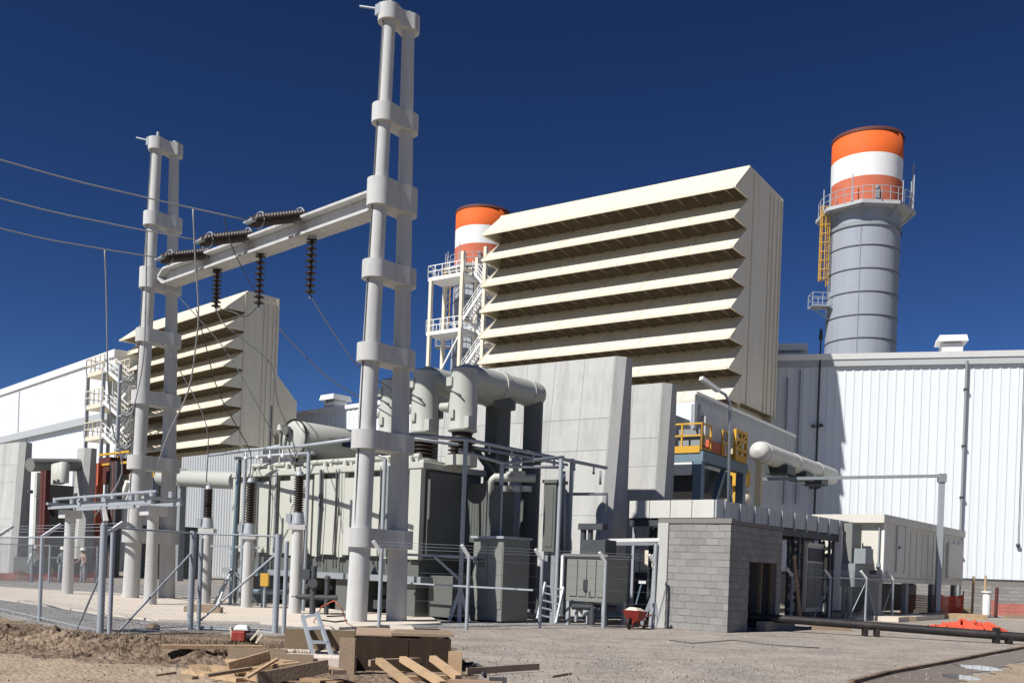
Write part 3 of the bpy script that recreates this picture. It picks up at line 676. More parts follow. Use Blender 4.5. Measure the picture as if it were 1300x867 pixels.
wire('pale dropper wire hanging from the topmost line and curving down to the far tower base', D((245, 264, 28.6), (248, 330, 29), (252, 392, 29.4), (249, 435, 29.8), (239, 496, 30.4), (215, 548, 31), (199, 592, 31.6)), .026, 'wire')
wire('thin dropper wire falling from the topmost line across the louvres', D((249, 392, 29.4), (259, 430, 29.8), (276, 494, 30.6), (300, 540, 31.2), (318, 575, 31.8), (317, 606, 32)), .018, 'wire_dark')
wire('pale dropper wire at the left hanging from the lowest line', D((133, 317, 31), (135, 370, 31.4), (136, 430, 31.8), (137, 480, 32.4), (142, 540, 33), (155, 600, 33.4), (120, 655, 33.6)), .026, 'wire')
wire('dropper wire hugging the left shaft of the far tower', D((187, 292, 30.5), (186, 330, 31), (184, 420, 31.6), (180, 470, 32), (166, 530, 32.4), (148, 568, 33)), .024, 'wire')
S = susp
wire('wire from the leftmost hanging string falling to the middle arrester', [S[0]] + D((283, 410, 31), (310, 432, 30.8), (345, 464, 30.6)) + D((352, 510, 30.4), (372, 560, 30.2), (375, 598, 30.0)), .018, 'wire_dark')
wire('wire looping between two hanging insulator strings', [S[0]] + D((295, 396, 30.4), (312, 402, 30.2)) + [S[1]], .018, 'wire_dark')
wire('wire from the middle hanging string sweeping down to the bus duct turrets', [S[1]] + D((345, 405, 29.6), (375, 440, 29.4), (420, 482, 29.3), (470, 512, 29.3), (500, 530, 29.4)), .018, 'wire_dark')
wire('wire from the rightmost hanging string dropping past the front tower', [S[2]] + D((404, 392, 28.8), (425, 425, 28.7), (455, 465, 28.6), (500, 495, 29), (540, 516, 29.2)), .018, 'wire_dark')
wire('long slack wire crossing the left filter house down to the pipe frame', D((222, 372, 33.5), (250, 402, 33), (290, 450, 32.6), (330, 520, 32), (350, 558, 31.8)), .018, 'wire_dark')
wire('slack wire in front of the far tower foot', D((205, 435, 32.5), (228, 470, 32), (262, 540, 31.4), (262, 612, 31.2)), .018, 'wire_dark')
wire('jumper wire linking the topmost line and the middle hanging string', D((284, 272, 28.4), (290, 300, 28.8), (302, 330, 29.2)) + [Vector((S[1].x, S[1].y, S[1].z+.2))], .016, 'wire_dark')

# ================================================================== disconnector and surge arresters
def arrester(px, yb, yp, yt, d, label, w=.26):
    g_ = at(px, yb, d); t = thing('surge_arrester', label, 'surge arrester', (g_.x, g_.y, 0.06), 0, 'surge arresters on concrete posts')
    zp, zt = at(px, yp, d).z-.06, at(px, yt, d).z-.06
    MB().cyl((0, 0, 0), (0, 0, zp), w*.68, w*.60, 14).build('concrete_post', 'tower', t)
    MB().box(-.25, .25, -.2, .2, zp, zp+.14).build('cap_plate', 'tower', t)
    b = MB(); b.cyl((0, 0, zp+.16), (0, 0, zp+.5), .2, .15, 12); b.box(-.34, -.2, -.1, .1, zp+.2, zp+.45); b.build('base_flange', 'galv', t)
    n = 16; z0 = zp+.5; h = zt-.12-z0; pr = []
    for i in range(n): a = z0+h*i/n; pr += [(.10, a), (.165, a+h/n*.25), (.165, a+h/n*.4), (.10, a+h/n*.8)]
    MB().lathe(pr+[(.1, zt-.12)], n=16).build('porcelain', 'porcelain', t)
    b = MB(); b.cyl((0, 0, zt-.12), (0, 0, zt), .13, .09, 12); b.cyl((0, 0, zt), (0, 0, zt+.12), .03, n=6); b.build('terminal', 'galv', t)
    b = MB(); b.cyl((.2, -.1, .1), (.22, -.1, zp), .02, n=5); b.build('earth_lead', 'wire_dark', t)
arrester(260, 764, 676, 616, 32.5, 'brown surge arrester on a round concrete post beside the far tower')
arrester(313, 766, 684, 607, 31.0, 'brown surge arrester in front of the left end of the transformer')
arrester(374, 779, 672, 598, 28.6, 'nearest brown surge arrester, on a tall concrete post before the transformer', .27)
pd = [at(85, 766, 36.0), at(190, 778, 30.6)]
t = thing('disconnector', 'horizontal isolating switch carried on slim concrete posts at the left of the yard', 'disconnector', (pd[0].x, pd[0].y, .06), math.atan2(pd[1].y-pd[0].y, pd[1].x-pd[0].x))
Ld = (Vector((pd[1].x-pd[0].x, pd[1].y-pd[0].y, 0))).length; zt = 2.75
for x in (0, Ld): 
    MB().cyl((x, 0, 0), (x, 0, zt), .2, .17, 12).build('concrete_post', 'tower', t); MB().box(x-.35, x+.35, -.3, .3, zt, zt+.3).build('post_cap', 'tower', t)
for y in (-.45, .45): MB().box(-.9, Ld+1.0, y-.05, y+.05, zt+.32, zt+.42).build('channel_beam', 'galv', t)
for x in (-.7, Ld*.33, Ld*.66, Ld+.6):
    b = MB(); b.box(x-.1, x+.1, -.6, .6, zt+.47, zt+.56); b.cyl((x, -.3, zt+.56), (x, -.3, zt+.75), .1, n=8); b.cyl((x, .3, zt+.56), (x, .3, zt+.75), .1, n=8); b.build('saddle', 'galv', t)
b = MB(); b.cyl((-.9, -.3, zt+.7), (Ld+.9, -.3, zt+.7), .05, n=8); b.build('blade', 'galv', t)
b = MB(); b.cyl((Ld-.9, .4, 0), (Ld-.9, .4, zt+.3), .05, n=6); b.box(Ld-1.05, Ld-.75, .3, .5, 1.0, 1.35); b.build('drive_rod', 'grey_steel', t)

# ================================================================== fire walls
def firewall(fr, Lw, h, tb, label, tt=.75, lifts=(1.4, 3.56, 5.9, 7.06), pw=1.25):
    """Front face on y=0 at the top, battered towards the camera; the right end sits at x=0."""
    t = fthing('fire_wall', label, 'fire wall', fr, 'concrete fire walls')
    bt_ = tb-tt; c = .28
    ring = lambda z, e=0: [(-Lw, -bt_*(1-z/h)+e, z), (-c, -bt_*(1-z/h)+e, z), (0, -bt_*(1-z/h)+c+e, z), (0, tt, z), (-Lw, tt, z)]
    b = MB(); b.loft(ring(-.1), ring(h)); b.build('wall_core', 'concrete', t)
    zs = [0] + [z for z in lifts if z < h] + [h]
    for z0, z1 in zip(zs[:-1], zs[1:]):
        n = max(1, round((Lw-c)/pw)); w = (Lw-c-.03)/n
        for i in range(n):
            x0, x1 = -c-.015-i*w-.007, -c-.015-(i+1)*w+.007; a, e = z0+.012, z1-.012
            ya, ye = -bt_*(1-a/h), -bt_*(1-e/h)
            MB().loft([(x1, ya-.014, a), (x0, ya-.014, a), (x0, ya+.01, a), (x1, ya+.01, a)], [(x1, ye-.014, e), (x0, ye-.014, e), (x0, ye+.01, e), (x1, ye+.01, e)]).build('formwork_panel', 'concrete', t)
    return t
W1 = Frame(at(791, 452, 35), 56.2)
firewall(W1, 9.0, 9.3, 1.75, 'largest concrete fire wall, standing right behind the transformer')
W2 = Frame(at(850, 486, 39.6), 57)
firewall(W2, 4.2, 9.3, 1.5, 'second tall concrete fire wall, half hidden behind the largest one')
LW1 = Frame(at(28, 561, 63), 51)
firewall(LW1, 5.0, 8.5, 1.05, 'leftmost concrete fire wall at the left edge', .65)
LW2 = Frame(at(111, 568, 65), 51)
firewall(LW2, 1.3, 8.5, 1.0, 'distant narrow concrete fire wall left of the far tower', .65)

# ================================================================== main transformer
TR = Frame(at(534, 650, 29.0), 50)
t = fthing('power_transformer', 'big cream grey transformer with ribbed tank behind the front tower', 'transformer', TR)
TZ0, TZ1, TL, TW = 1.7, 4.55, 9.4, 2.6
MB().box(-TL, 0, .12, TW, TZ0, TZ1-.12).build('tank', 'trafo_dark', t)  # dark colour paints in the shade of the panel gaps and the end
b = MB(); b.box(-TL-.1, .14, -.10, TW+.1, TZ1-.115, TZ1+.08); bevel(b.build('tank_rim', 'trafo', t), .02)
stif = [0, 1.25, 2.4, 3.4, 4.6, 5.7, 6.9, 8.2, 9.15]
for i, x in enumerate(stif):
    w = .46 if i in (0, 2, 5) else .3
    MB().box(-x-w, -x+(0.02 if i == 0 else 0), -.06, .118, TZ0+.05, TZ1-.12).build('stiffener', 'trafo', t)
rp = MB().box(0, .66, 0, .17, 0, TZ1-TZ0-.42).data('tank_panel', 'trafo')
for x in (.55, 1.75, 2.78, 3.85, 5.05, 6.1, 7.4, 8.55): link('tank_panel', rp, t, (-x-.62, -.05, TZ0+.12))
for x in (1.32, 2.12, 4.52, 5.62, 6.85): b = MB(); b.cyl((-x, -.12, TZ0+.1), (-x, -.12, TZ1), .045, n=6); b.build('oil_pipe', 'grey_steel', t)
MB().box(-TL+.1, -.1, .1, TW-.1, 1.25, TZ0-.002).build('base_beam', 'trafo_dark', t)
MB().box(-TL-.3, .3, -.2, TW+.4, 1.22-.16, 1.248).build('support_rail', 'grey_steel', t)
for x in (-.6, -3.2, -5.8, -8.6): MB().box(x-.5, x+.5, 0, TW, 0, 1.055).build('plinth', 'trafo_dark', t)
b = MB()
for i in range(16): x = -random.uniform(.3, TL-.3); y = random.uniform(.2, 1.2); z = random.uniform(.2, .9); b.box(x-.15, x+.15, y-.6, y-.3, z, z+random.uniform(.1, .3))
b.build('valve', 'dark_steel', t)
for i in range(9): x = -.7-i*1.0; b = MB(); b.cyl((x, .2, TZ1+.08), (x, .2, TZ1+.3), .10, .06, 8); b.box(x-.25, x+.2, .3, .6, TZ1+.08, TZ1+.25); b.build('lid_fitting', 'trafo', t)
for x in (3.55, 3.7, 4.35, 4.48, 7.15, 8.4, 1.62):
    MB().tube([(-x, -.16, TZ1-.02), (-x+.04, -.17, TZ1-1.2), (-x-.03, -.16, TZ0+.3), (-x, -.14, TZ0-.3)], .018, 5).build('cable_drop', 'dark_steel', t)
b = MB(); b.cyl((-TL+.2, .5, TZ1+.34), (-.6, .5, TZ1+.34), .08, n=8); b.build('lid_pipe', 'trafo', t)
MB().box(-TL*.98, -.3, .35, TW-.3, TZ1+.06, TZ1+.2).build('lid', 'trafo', t)
# conservator on a stand
cs = TR.loc(at(372, 557, 33.2)); cz = cs.z; b = MB(); r = .63
b.lathe([(.01, -.1), (r*.6, -.07), (r*.93, .0), (r, .06), (r, 3.3), (r*.9, 3.4), (.01, 3.45)], (cs.x, cs.y, cz), 28, 'Y'); cv = b.build('conservator', 'duct', t)
b = MB(); b.lathe([(r+.05, -.02), (r+.05, .06), (r*.98, .06)], (cs.x, cs.y, cz), 28, 'Y'); b.cyl((cs.x-.05, cs.y-.15, cz+.25), (cs.x-.05, cs.y-.3, cz+.25), .16, n=12); b.tube([(cs.x-.05, cs.y-.2, cz+.2), (cs.x-.12, cs.y-.22, cz-.2), (cs.x-.1, cs.y-.18, cz-.35)], .05, 6); b.build('end_flange', 'trafo_dark', cv)
b = MB(); b.cyl((cs.x-r-.2, cs.y+.1, cz+.35), (cs.x-r-.2, cs.y+.1, cz+.55), .14, .1, 8); b.cyl((cs.x-r-.2, cs.y+.1, cz-.8), (cs.x-r-.2, cs.y+.1, cz+.4), .03, n=6); b.build('breather', 'trafo', cv)
b = MB()
for y in (.5, 2.8):
    for x in (-.5, .5): b.bar((cs.x+x, cs.y+y, TZ1-.2), (cs.x+x*.9, cs.y+y, cz-.4), .12)
    b.bar((cs.x-.6, cs.y+y, cz-.55), (cs.x+.6, cs.y+y, cz-.55), .14)
b.build('conservator_stand', 'trafo_dark', t)
b = MB(); b.box(cs.x+r-.06, cs.x+r+.04, cs.y+1.6, cs.y+1.95, cz-.1, cz+.2); b.build('gauge', 'glass', cv)
# bushing turrets with enclosed bus ducts
tur = [((577, 463), (587, 545), 29.6), ((538, 466), (538, 548), 31.0), ((499, 478), (497, 552), 32.4)]
for i, ((xt, yt), (xb, yb), d) in enumerate(tur):
    p, q = TR.loc(at(xt, yt+15, d)), TR.loc(at(xb, yb+3, d)); rr = .415
    bt2 = MB(); mid = p.lerp(q, .55)
    bt2.lathe([(rr*.8, -.03), (rr*1.06, 0), (rr*1.07, .06), (rr*1.03, .1), (rr*1.03, .9), (rr, 1.0), (rr*.98, p.z-q.z+.02)], (q.x, q.y, q.z), 24)
    bt2.ball((q.x, q.y, p.z+.2), rr*.985, 24, .28); bt2.cyl((q.x, q.y, p.z), (q.x, q.y, p.z+.21), rr*.985, n=24); tu = bt2.build('bushing_turret', 'duct', t)
    b = MB(); b.box(q.x-.3, q.x-.08, q.y-rr-.05, q.y-rr+.14, p.z-.32, p.z-.06); b.box(q.x-.12, q.x+.06, q.y-rr-.08, q.y-rr+.1, q.z+.35, q.z+.6); b.build('inspection_cover', 'duct', tu)
    b = MB(); b.box(q.x+.36, q.x+.56, q.y-.35, q.y-.15, q.z+.05, q.z+.4); b.cyl((q.x-.68, q.y-.25, q.z+.75), (q.x-.35, q.y-.2, q.z+.75), .13, n=12); b.build('terminal_box', 'duct', tu)
    b = MB(); b.bar((q.x-rr-.02, q.y-.35, q.z+1.3), (q.x+rr*.7, q.y-rr-.02, q.z+1.0), .04); b.build('stay_wire', 'dark_steel', tu)
    Ld_ = 3.35; b = MB(); b.cyl((q.x, q.y, p.z), (q.x, q.y+Ld_, p.z), rr*.98, n=24); b.ball((q.x, q.y+Ld_, p.z), rr*.98, 24); du = b.build('bus_duct', 'duct', t)
    b = MB(); b.cyl((q.x, q.y+1.55, p.z), (q.x, q.y+1.75, p.z), rr*1.09, n=24); b.cyl((q.x, q.y+2.95, p.z), (q.x, q.y+3.0, p.z), rr*1.04, n=24); b.build('flange', 'duct', du)
    b = MB(); b.cyl((q.x, q.y+Ld_, p.z), (q.x, q.y+Ld_, .3), rr*.76, n=20); b.cyl((q.x, q.y+Ld_, 5.1), (q.x, q.y+Ld_, 5.35), rr*.95, n=20); b.cyl((q.x, q.y+1.9, p.z), (q.x, q.y+1.9, 2.0), rr*.5, n=16); b.cyl((q.x, q.y+1.9, p.z-.7), (q.x, q.y+1.9, p.z-.45), rr*.85, n=16); b.build('duct_drop', 'trafo_dark', du)  # duct drops take a darker grey that paints in their shade
    # porcelain bushing between turret and lid
    pr = []
    for k in range(5): a = TZ1+.35+k*.12; pr += [(.30, a), (.42, a+.04), (.42, a+.06), (.30, a+.11)]
    MB().lathe(pr+[(.34, q.z+.01)], (q.x, q.y, 0), 20).build('bushing', 'porcelain', t)
    MB().cyl((q.x, q.y, TZ1+.05), (q.x, q.y, TZ1+.36), .48, n=20).build('bushing_flange', 'trafo', t)
b = MB(); e = TR.loc(at(577, 470, 29.6)); y = e.y+3.35
for x0, z0, x1, z1 in ((-2.6, 5.6, .6, 5.3), (-1.6, 5.5, -.1, 4.0)): b.bar((e.x+x0, y-.55, z0), (e.x+x1, y-.55, z1), .16)
b.build('duct_brace', 'trafo_dark', t)
# coolers, pipes and cabinets on the shaded right end
ex = TR.on_x(585, 600).y
MB().box(.0, .16, .2, 2.3, TZ0+.2, TZ1-.2).build('tank_end', 'trafo_dark', t)  # end face darkened by colour to stand for its shade
b = MB(); q = [TR.loc(at(x, y, 29.8)) for x, y in ((622, 640), (622, 612), (628, 606), (680, 607))]
b.tube(q, .13, 10); b.build('white_pipe', 'duct', t)
b = MB()
for x in (640, 655, 668): p = TR.loc(at(x, 612, 29.8)); b.cyl((p.x, p.y, p.z-.12), (p.x, p.y, p.z-.28), .17, n=8)
p = TR.loc(at(655, 590, 29.8)); b.cyl((p.x, p.y, p.z-.5), (p.x, p.y, p.z+.1), .09, n=8); b.ball((p.x, p.y, p.z+.1), .16); b.box(p.x-.3, p.x+.3, p.y-.1, p.y+.1, p.z-.35, p.z-.2); b.build('valve', 'duct', t)
def rel(px, py, d): return TR.loc(at(px, py, d))
a0, a1 = rel(602, 615, 30.4), rel(640, 690, 30.4)
for i in range(7): x = a0.x+(a1.x-a0.x)*i/6.5; MB().box(x, x+.1, a0.y-.3, a0.y+1.0, a1.z, a0.z).build('radiator_fin', 'trafo_dark', t)
b = MB(); b.cyl((a0.x, a0.y+.3, a0.z-.1), (a1.x+.2, a0.y+.3, a0.z-.1), .1, n=8); b.cyl((a0.x, a0.y+.3, a1.z+.1), (a1.x+.2, a0.y+.3, a1.z+.1), .1, n=8)
for k in range(3): x = rel(644+k*7, 650, 30.0).x; b.cyl((x, a0.y-.4, .6), (x, a0.y-.4, a0.z-.3+.1*k), .1, n=8)
b.build('radiator_pipe', 'trafo_dark', t)
b = MB(); k0, k1 = rel(602, 683, 29.2), rel(664, 770, 29.2); b.box(k0.x, k1.x, k0.y, k0.y+1.2, .05, k0.z)
cb = b.build('control_cabinet', 'cabinet', t); b = MB(); b.box(k0.x-.06, k1.x+.06, k0.y-.1, k0.y+1.25, k0.z, k0.z+.07); b.build('cabinet_roof', 'galv', cb)
MB().box(k0.x+.02, (k0.x+k1.x)/2-.02, k0.y-.02, k0.y-.001, .4, k0.z-.1).build('cabinet_door', 'cabinet', cb); MB().box((k0.x+k1.x)/2+.02, k1.x-.03, k0.y-.02, k0.y-.001, .4, k0.z-.1).build('cabinet_door', 'cabinet', cb)
MB().box(k0.x+.22, k0.x+.48, k0.y-.03, k0.y-.021, k0.z-.85, k0.z-.6).build('window', 'glass', cb)
k0, k1 = rel(540, 712, 29.2), rel(600, 770, 29.2)
MB().box(.15, k1.x, .3, 1.9, .1, 1.3).build('pump_housing', 'trafo_dark', t)
b = MB(); b.bar((-.2, -.3, 1.05), (4.6, -.3, 1.05), .045); b.build('bund_rail', 'galv', t)
# dark cooler box in front of the fire wall
CB = Frame(at(688, 700, 29.8), 56); t2 = fthing('oil_cooler', 'dark grey cooler box between the transformer and the large fire wall', 'cooler', CB)
x1 = CB.on_y(703, 700).x; z1 = CB.on_y(700, 613).z; z0 = CB.on_y(700, 700).z
MB().box(0, x1, 0, .55, z0, z1).build('body', 'trafo_dark', t2); MB().box(-.05, x1+.05, -.05, .6, z1, z1+.1).build('roof', 'trafo_dark', t2)
MB().box(.08, x1-.08, -.02, 0, z0+.15, z1-.15).build('front_panel', 'trafo_dark', t2)
for x in (.08, x1-.08): MB().box(x-.07, x+.07, .1, .5, 0, z0).build('leg', 'grey_steel', t2)
# neutral earthing cabinet with ladder
EC = Frame(at(718, 770, 29.0), 52); t3 = fthing('earthing_cabinet', 'dark ribbed cabinet on legs with a switch on top, in front of the fire wall', 'cabinet', EC)
x1 = EC.on_y(768, 760).x; z1, z0 = EC.on_y(740, 706).z, EC.on_y(740, 763).z
MB().box(0, x1, .0, 1.2, z0, z1).build('body', 'cabinet', t3); MB().box(-.1, x1+.08, -.08, 1.28, z1, z1+.07).build('roof', 'cabinet', t3)
for i in range(4): x = .12+i*x1/4.2; MB().box(x, x+x1/5.2, -.03, -.001, z0+.15, z1-.1).build('door_panel', 'cabinet', t3)
for x in (.06, x1-.06):
    for y in (.06, 1.14): MB().box(x-.05, x+.05, y-.05, y+.05, 0, z0).build('leg', 'galv', t3)
MB().box(-.16, -.08, -.1, -.02, .25, z1+.02).build('side_strip', 'white', t3)
b = MB(); b.box(.25, x1-.25, .3, .9, z1+.07, z1+.5); b.cyl((.2, .5, z1+.07), (.2, .5, z1+.8), .09, n=8); b.cyl((.45, .5, z1+.5), (.45, .5, z1+.95), .08, n=8); b.box(.1, x1-.4, .35, .65, z1+.8, z1+.98); b.build('switch_head', 'dark_steel', t3)
b = MB(); b.box(.3, x1-.3, .2, .5, .5, .56); b.box(.2, .26, .2, .3, .1, .6); b.cyl((.55, .3, .3), (.55, .3, .6), .12, n=10); b.build('drive_box', 'galv', t3)
def ladder(name, label, p, q, w, n, m='galv', flat=None):
    p, q = Vector(p), Vector(q); d = (q-p); sd = d.cross(Vector((0, 1, .2))).normalized()*w/2 if flat is None else Vector(flat).normalized()*w/2
    t = thing(name, label, 'ladder', p); z = Vector((0, 0, 0)); d = q-p
    for s in (-1, 1): MB().bar(sd*s, d+sd*s, .05, .09).build('rail', m, t)
    for i in range(n): r = d*((i+.6)/n); MB().bar(r-sd, r+sd, .045).build('rung', m, t)
    return t
ladder('ladder', 'short aluminium ladder leaning in front of the dark ribbed cabinet', at(694, 788, 28.2)*1.0, at(704, 742, 28.6), .55, 5, 'galv')

# deluge pipe frame round the transformer
def pole(b, px, yb, yt, d, r=.05): p = at(px, yb, d); q = at(px, yt, d); b.cyl((p.x, p.y, 0), (p.x, p.y, q.z), r, n=8); return Vector((p.x, p.y, q.z))
t = thing('sprinkler_frame', 'galvanised sprinkler pipe frame on posts before the shaded transformer end', 'pipe frame', (0, 0, 0))
b0 = at(587, 785, 28.0); t.location = (b0.x, b0.y, 0); off = Vector((b0.x, b0.y, 0))
tops = []
for px, yb, yt, d in ((583, 786, 558, 28.0), (630, 783, 586, 29.3), (708, 700, 582, 29.6), (722, 700, 582, 31.0)):
    b = MB(); p = pole(b, px, yb, yt, d, .065); o = b.build('post', 'galv', t, -off); tops.append(p)
    if yb > 750:
        k = MB()
        for s in (-1, 1): k.bar((p.x+s*.28, p.y, 0.05), (p.x, p.y, .95), .05, .1)
        k.bar((p.x, p.y, 1.0+.2), (p.x-.75, p.y-.3, 1.85), .06); k.bar((p.x-1.5, p.y-.5, 1.87), (p.x+.1, p.y+.05, 1.87), .07); k.build('brace', 'galv', t, -off)
b = MB(); A = at(510, 551, 27.0); B_ = at(592, 558, 28.0); C_ = at(770, 594, 31.5)
b.tube([A, B_, C_], .055, 8); b.build('pipe', 'galv', t, -off)
for pts in (D((583, 572, 28), (640, 588, 29.3), (716, 580, 29.8)), D((640, 592, 29.3), (716, 593, 29.8)), D((520, 556, 28), (592, 566, 29.5), (720, 590, 32.5)), D((716, 598, 30), (716, 655, 30), (716, 700, 30))):
    b = MB(); b.tube(pts, .05, 8); b.build('pipe', 'galv', t, -off)
b = MB()
for f in (.15, .3, .45, .6, .75, .9): p = B_.lerp(C_, f); b.cyl(p, p-Vector((0, 0, .22)), .03, n=5); b.ball(p-Vector((0, 0, .24)), .05, 6)
b.build('nozzle', 'galv', t, -off)
b = MB(); b.tube(D((720, 627, 31), (771, 627, 31.3), (770, 650, 31.3)), .05, 8); b.tube(D((762, 597, 31.2), (762, 615, 31.2)), .04, 6); b.build('pipe', 'grey_steel', t, -off)
t = thing('sprinkler_frame', 'galvanised sprinkler pipe frame running along the left half of the transformer', 'pipe frame', (0, 0, 0)); b0 = at(303, 760, 33.0); off = Vector((b0.x, b0.y, 0)); t.location = off
for px, yb, yt, d, m in ((305, 760, 576, 33.0, 'galv'), (385, 765, 564, 29.9, 'galv'), (298, 760, 580, 33.6, 'dark_steel'), (482, 770, 582, 28.0, 'galv')):
    b = MB(); pole(b, px, yb, yt, d, .06); b.build('post', m, t, -off)
for pts in (D((282, 576, 34), (305, 572, 33), (385, 566, 29.9), (445, 558, 27.6)), D((298, 582, 33.6), (345, 578, 33), (400, 575, 32)), D((265, 578, 35), (345, 568, 34), (380, 560, 34))):
    b = MB(); b.tube(pts, .055, 8); b.build('pipe', 'galv', t, -off)
b = MB(); P0, P1 = at(305, 572, 33), at(385, 566, 29.9)
for f in (.1, .3, .5, .7, .9): p = P0.lerp(P1, f); b.cyl(p, p-Vector((0, 0, .25)), .03, n=5); b.ball(p-Vector((0, 0, .27)), .07, 6)
b.build('nozzle', 'white', t, -off)

# ================================================================== block shed
SH = Frame(gp(923, 803), 53)
t = fthing('block_shed', 'small unplastered grey block shed with a dark doorway in its shaded side', 'shed', SH)
xl = SH.on_y(835, 730).x; zt = SH.on_y(923, 665).z; dp = SH.on_x(992, 730).y
ch = .2; nr = int(round(zt/ch)); ch = zt/nr; dy0, dy1, dz = dp*.36, dp*.90, ch*10
full = {}
def blk(L): 
    k = round(L, 3)
    if k not in full: full[k] = bevel_block(L)
    return full[k]
def bevel_block(L):
    b = MB(); e = .012; z1 = ch-.010
    b.loft([(.006, 0, e), (L-.006, 0, e), (L-.006, .14, e), (.006, .14, e)], [(.006, 0, z1), (L-.006, 0, z1), (L-.006, .14, z1), (.006, .14, z1)]); return b.data('block', 'block')
cnt = 0
col_w = .34
for r in range(nr):
    z = r*ch
    x = xl + col_w - .02 + (.2 if r % 2 else 0) - .0; 
    if r % 2: link('block', blk(.2), t, (xl+col_w-.02, random.uniform(0, .01), z)); cnt += 1
    while x < -.01:
        L = min(.4, -x)
        if L > .07: link('block', blk(L), t, (x, random.uniform(0, .012), z)); cnt += 1
        x += .4
    y = .15 + (0 if r % 2 else .2)
    if r % 2 == 0: link('block', blk(.2), t, (-.0, .15, z), rz=rad(90)); cnt += 1
    while y < dp-.01:
        L = min(.4, dp-y)
        door = z < dz-.01
        if door and y < dy1 and y+L > dy0:
            if y < dy0-.08: link('block', blk(dy0-y), t, (0, y, z), rz=rad(90)); cnt += 1
            if y+L > dy1+.08: link('block', blk(y+L-dy1), t, (0, dy1, z), rz=rad(90)); cnt += 1
        elif L > .07: link('block', blk(L), t, (random.uniform(-.012, 0), y, z), rz=rad(90)); cnt += 1
        y += .4
b = MB(); b.box(xl+.02, -.012, .012, .16, 0, zt-.004); b.box(-.15, -.012, .161, dy0, 0, zt-.004); b.box(-.15, -.012, dy1, dp, 0, zt-.004); b.box(-.15, -.012, dy0, dy1, dz, zt-.004)
b.box(xl+.02, xl+.17, .161, dp, 0, zt-.01); b.box(xl+.171, -.151, dp-.15, dp, 0, zt-.01); b.build('wall', 'mortar', t)
b = MB(); b.box(xl-.03, xl+col_w-.02, -.05, .3, 0, zt+.02); bevel(b.build('corner_column', 'concrete', t), .015)
b = MB(); b.box(xl-.03, .03, -.03, .17, zt+.021, zt+.16); b.box(-.16, .03, .171, dp, zt+.005, zt+.12); b.build('top_course', 'mortar', t)
MB().box(xl+.2, -.2, .2, dp-.2, zt-.25, zt-.12).build('roof_slab', 'concrete', t)
b = MB()
for y in (dy0+.06, (dy0+dy1)/2, dy1-.2): b.box(-.14, -.05, y-.03, y+.03, 0, dz)
b.build('door_frame', 'olive', t); MB().box(xl+.3, -.4, .3, dp-.3, -.02, .02).build('floor', 'concrete', t)
MB().box(.05, .35, dp*.5, dp+.4, 0, .3).build('step', 'mortar', t)

# ================================================================== elevated walkway
WK = Frame(at(908, 633, 31.5), 51)
t = fthing('elevated_walkway', 'elevated cable walkway edged with pale panels above the block shed', 'walkway', WK)
zt = WK.on_y(908, 634).z; zb = WK.on_y(908, 657).z; xl = WK.on_y(800, 638).x; ye = WK.on_x(1083, 660).y
n = 4; w = -xl/n
pm = MB().box(.012, w-.012, -.05, 0, zb, zt).data('side_panel', 'fascia')
for i in range(n): link('side_panel', pm, t, (xl+i*w, 0, 0))
n2 = int(ye/1.05); w2 = ye/n2; pm = MB().box(0, .05, .012, w2-.012, zb, zt).data('side_panel', 'grey_trim'); bk = MB().box(.051, .10, -.03, .03, zb-.1, zt-.02).data('bracket', 'galv')
for i in range(n2): link('side_panel', pm, t, (0, i*w2, 0)); link('bracket', bk, t, (0, i*w2+w2*.5, 0))
MB().box(-1.9, -.01, .01, ye, zb-.02, zb+.06).build('deck', 'dark_steel', t); MB().box(xl, -1.91, .01, 1.6, zb-.02, zb+.06).build('deck', 'dark_steel', t)
b = MB(); b.box(-.22, -.04, .0, ye, zb-.28, zb-.03); b.box(-1.9, -1.72, .0, ye, zb-.28, zb-.03); b.box(xl, 0, .02, .2, zb-.27, zb-.031)
for i in range(8): x = xl*(i+.5)/8; b.box(x-.05, x+.05, .05, 1.5, zb-.2, zb-.035)
for i in range(14): y = ye*(i+.5)/14; b.box(-1.8, -.1, y-.05, y+.05, zb-.2, zb-.035)
b.build('beam', 'dark_steel', t)
def lattice(x, y, z0, z1, parent, w=.4, m='dark_steel'):
    b = MB(); cs = [(x-w/2, y-w/2), (x+w/2, y-w/2), (x+w/2, y+w/2), (x-w/2, y+w/2)]
    for c in cs: b.bar((*c, z0), (*c, z1), .09)
    n = max(2, int((z1-z0)/w)); h = (z1-z0)/n
    for i in range(n):
        for k in range(4): p, q = cs[k], cs[(k+1) % 4]; (p, q) = (p, q) if i % 2 else (q, p); b.bar((*p, z0+i*h), (*q, z0+(i+1)*h), .05)
    return b.build('lattice_post', m, parent)
for px in (1010, 1049): y = WK.on_x(px, 700, -.3).y; lattice(-.3, y, 0, zb-.28, t)
lattice(xl+.5, 1.0, 0, zb-.28, t, .3); lattice(-1.4, 1.1, 0, zb-.28, t, .3)
MB().bar((xl+.02, .3, 0), (xl+.02, .3, zb-.3), .09).build('post', 'galv', t)
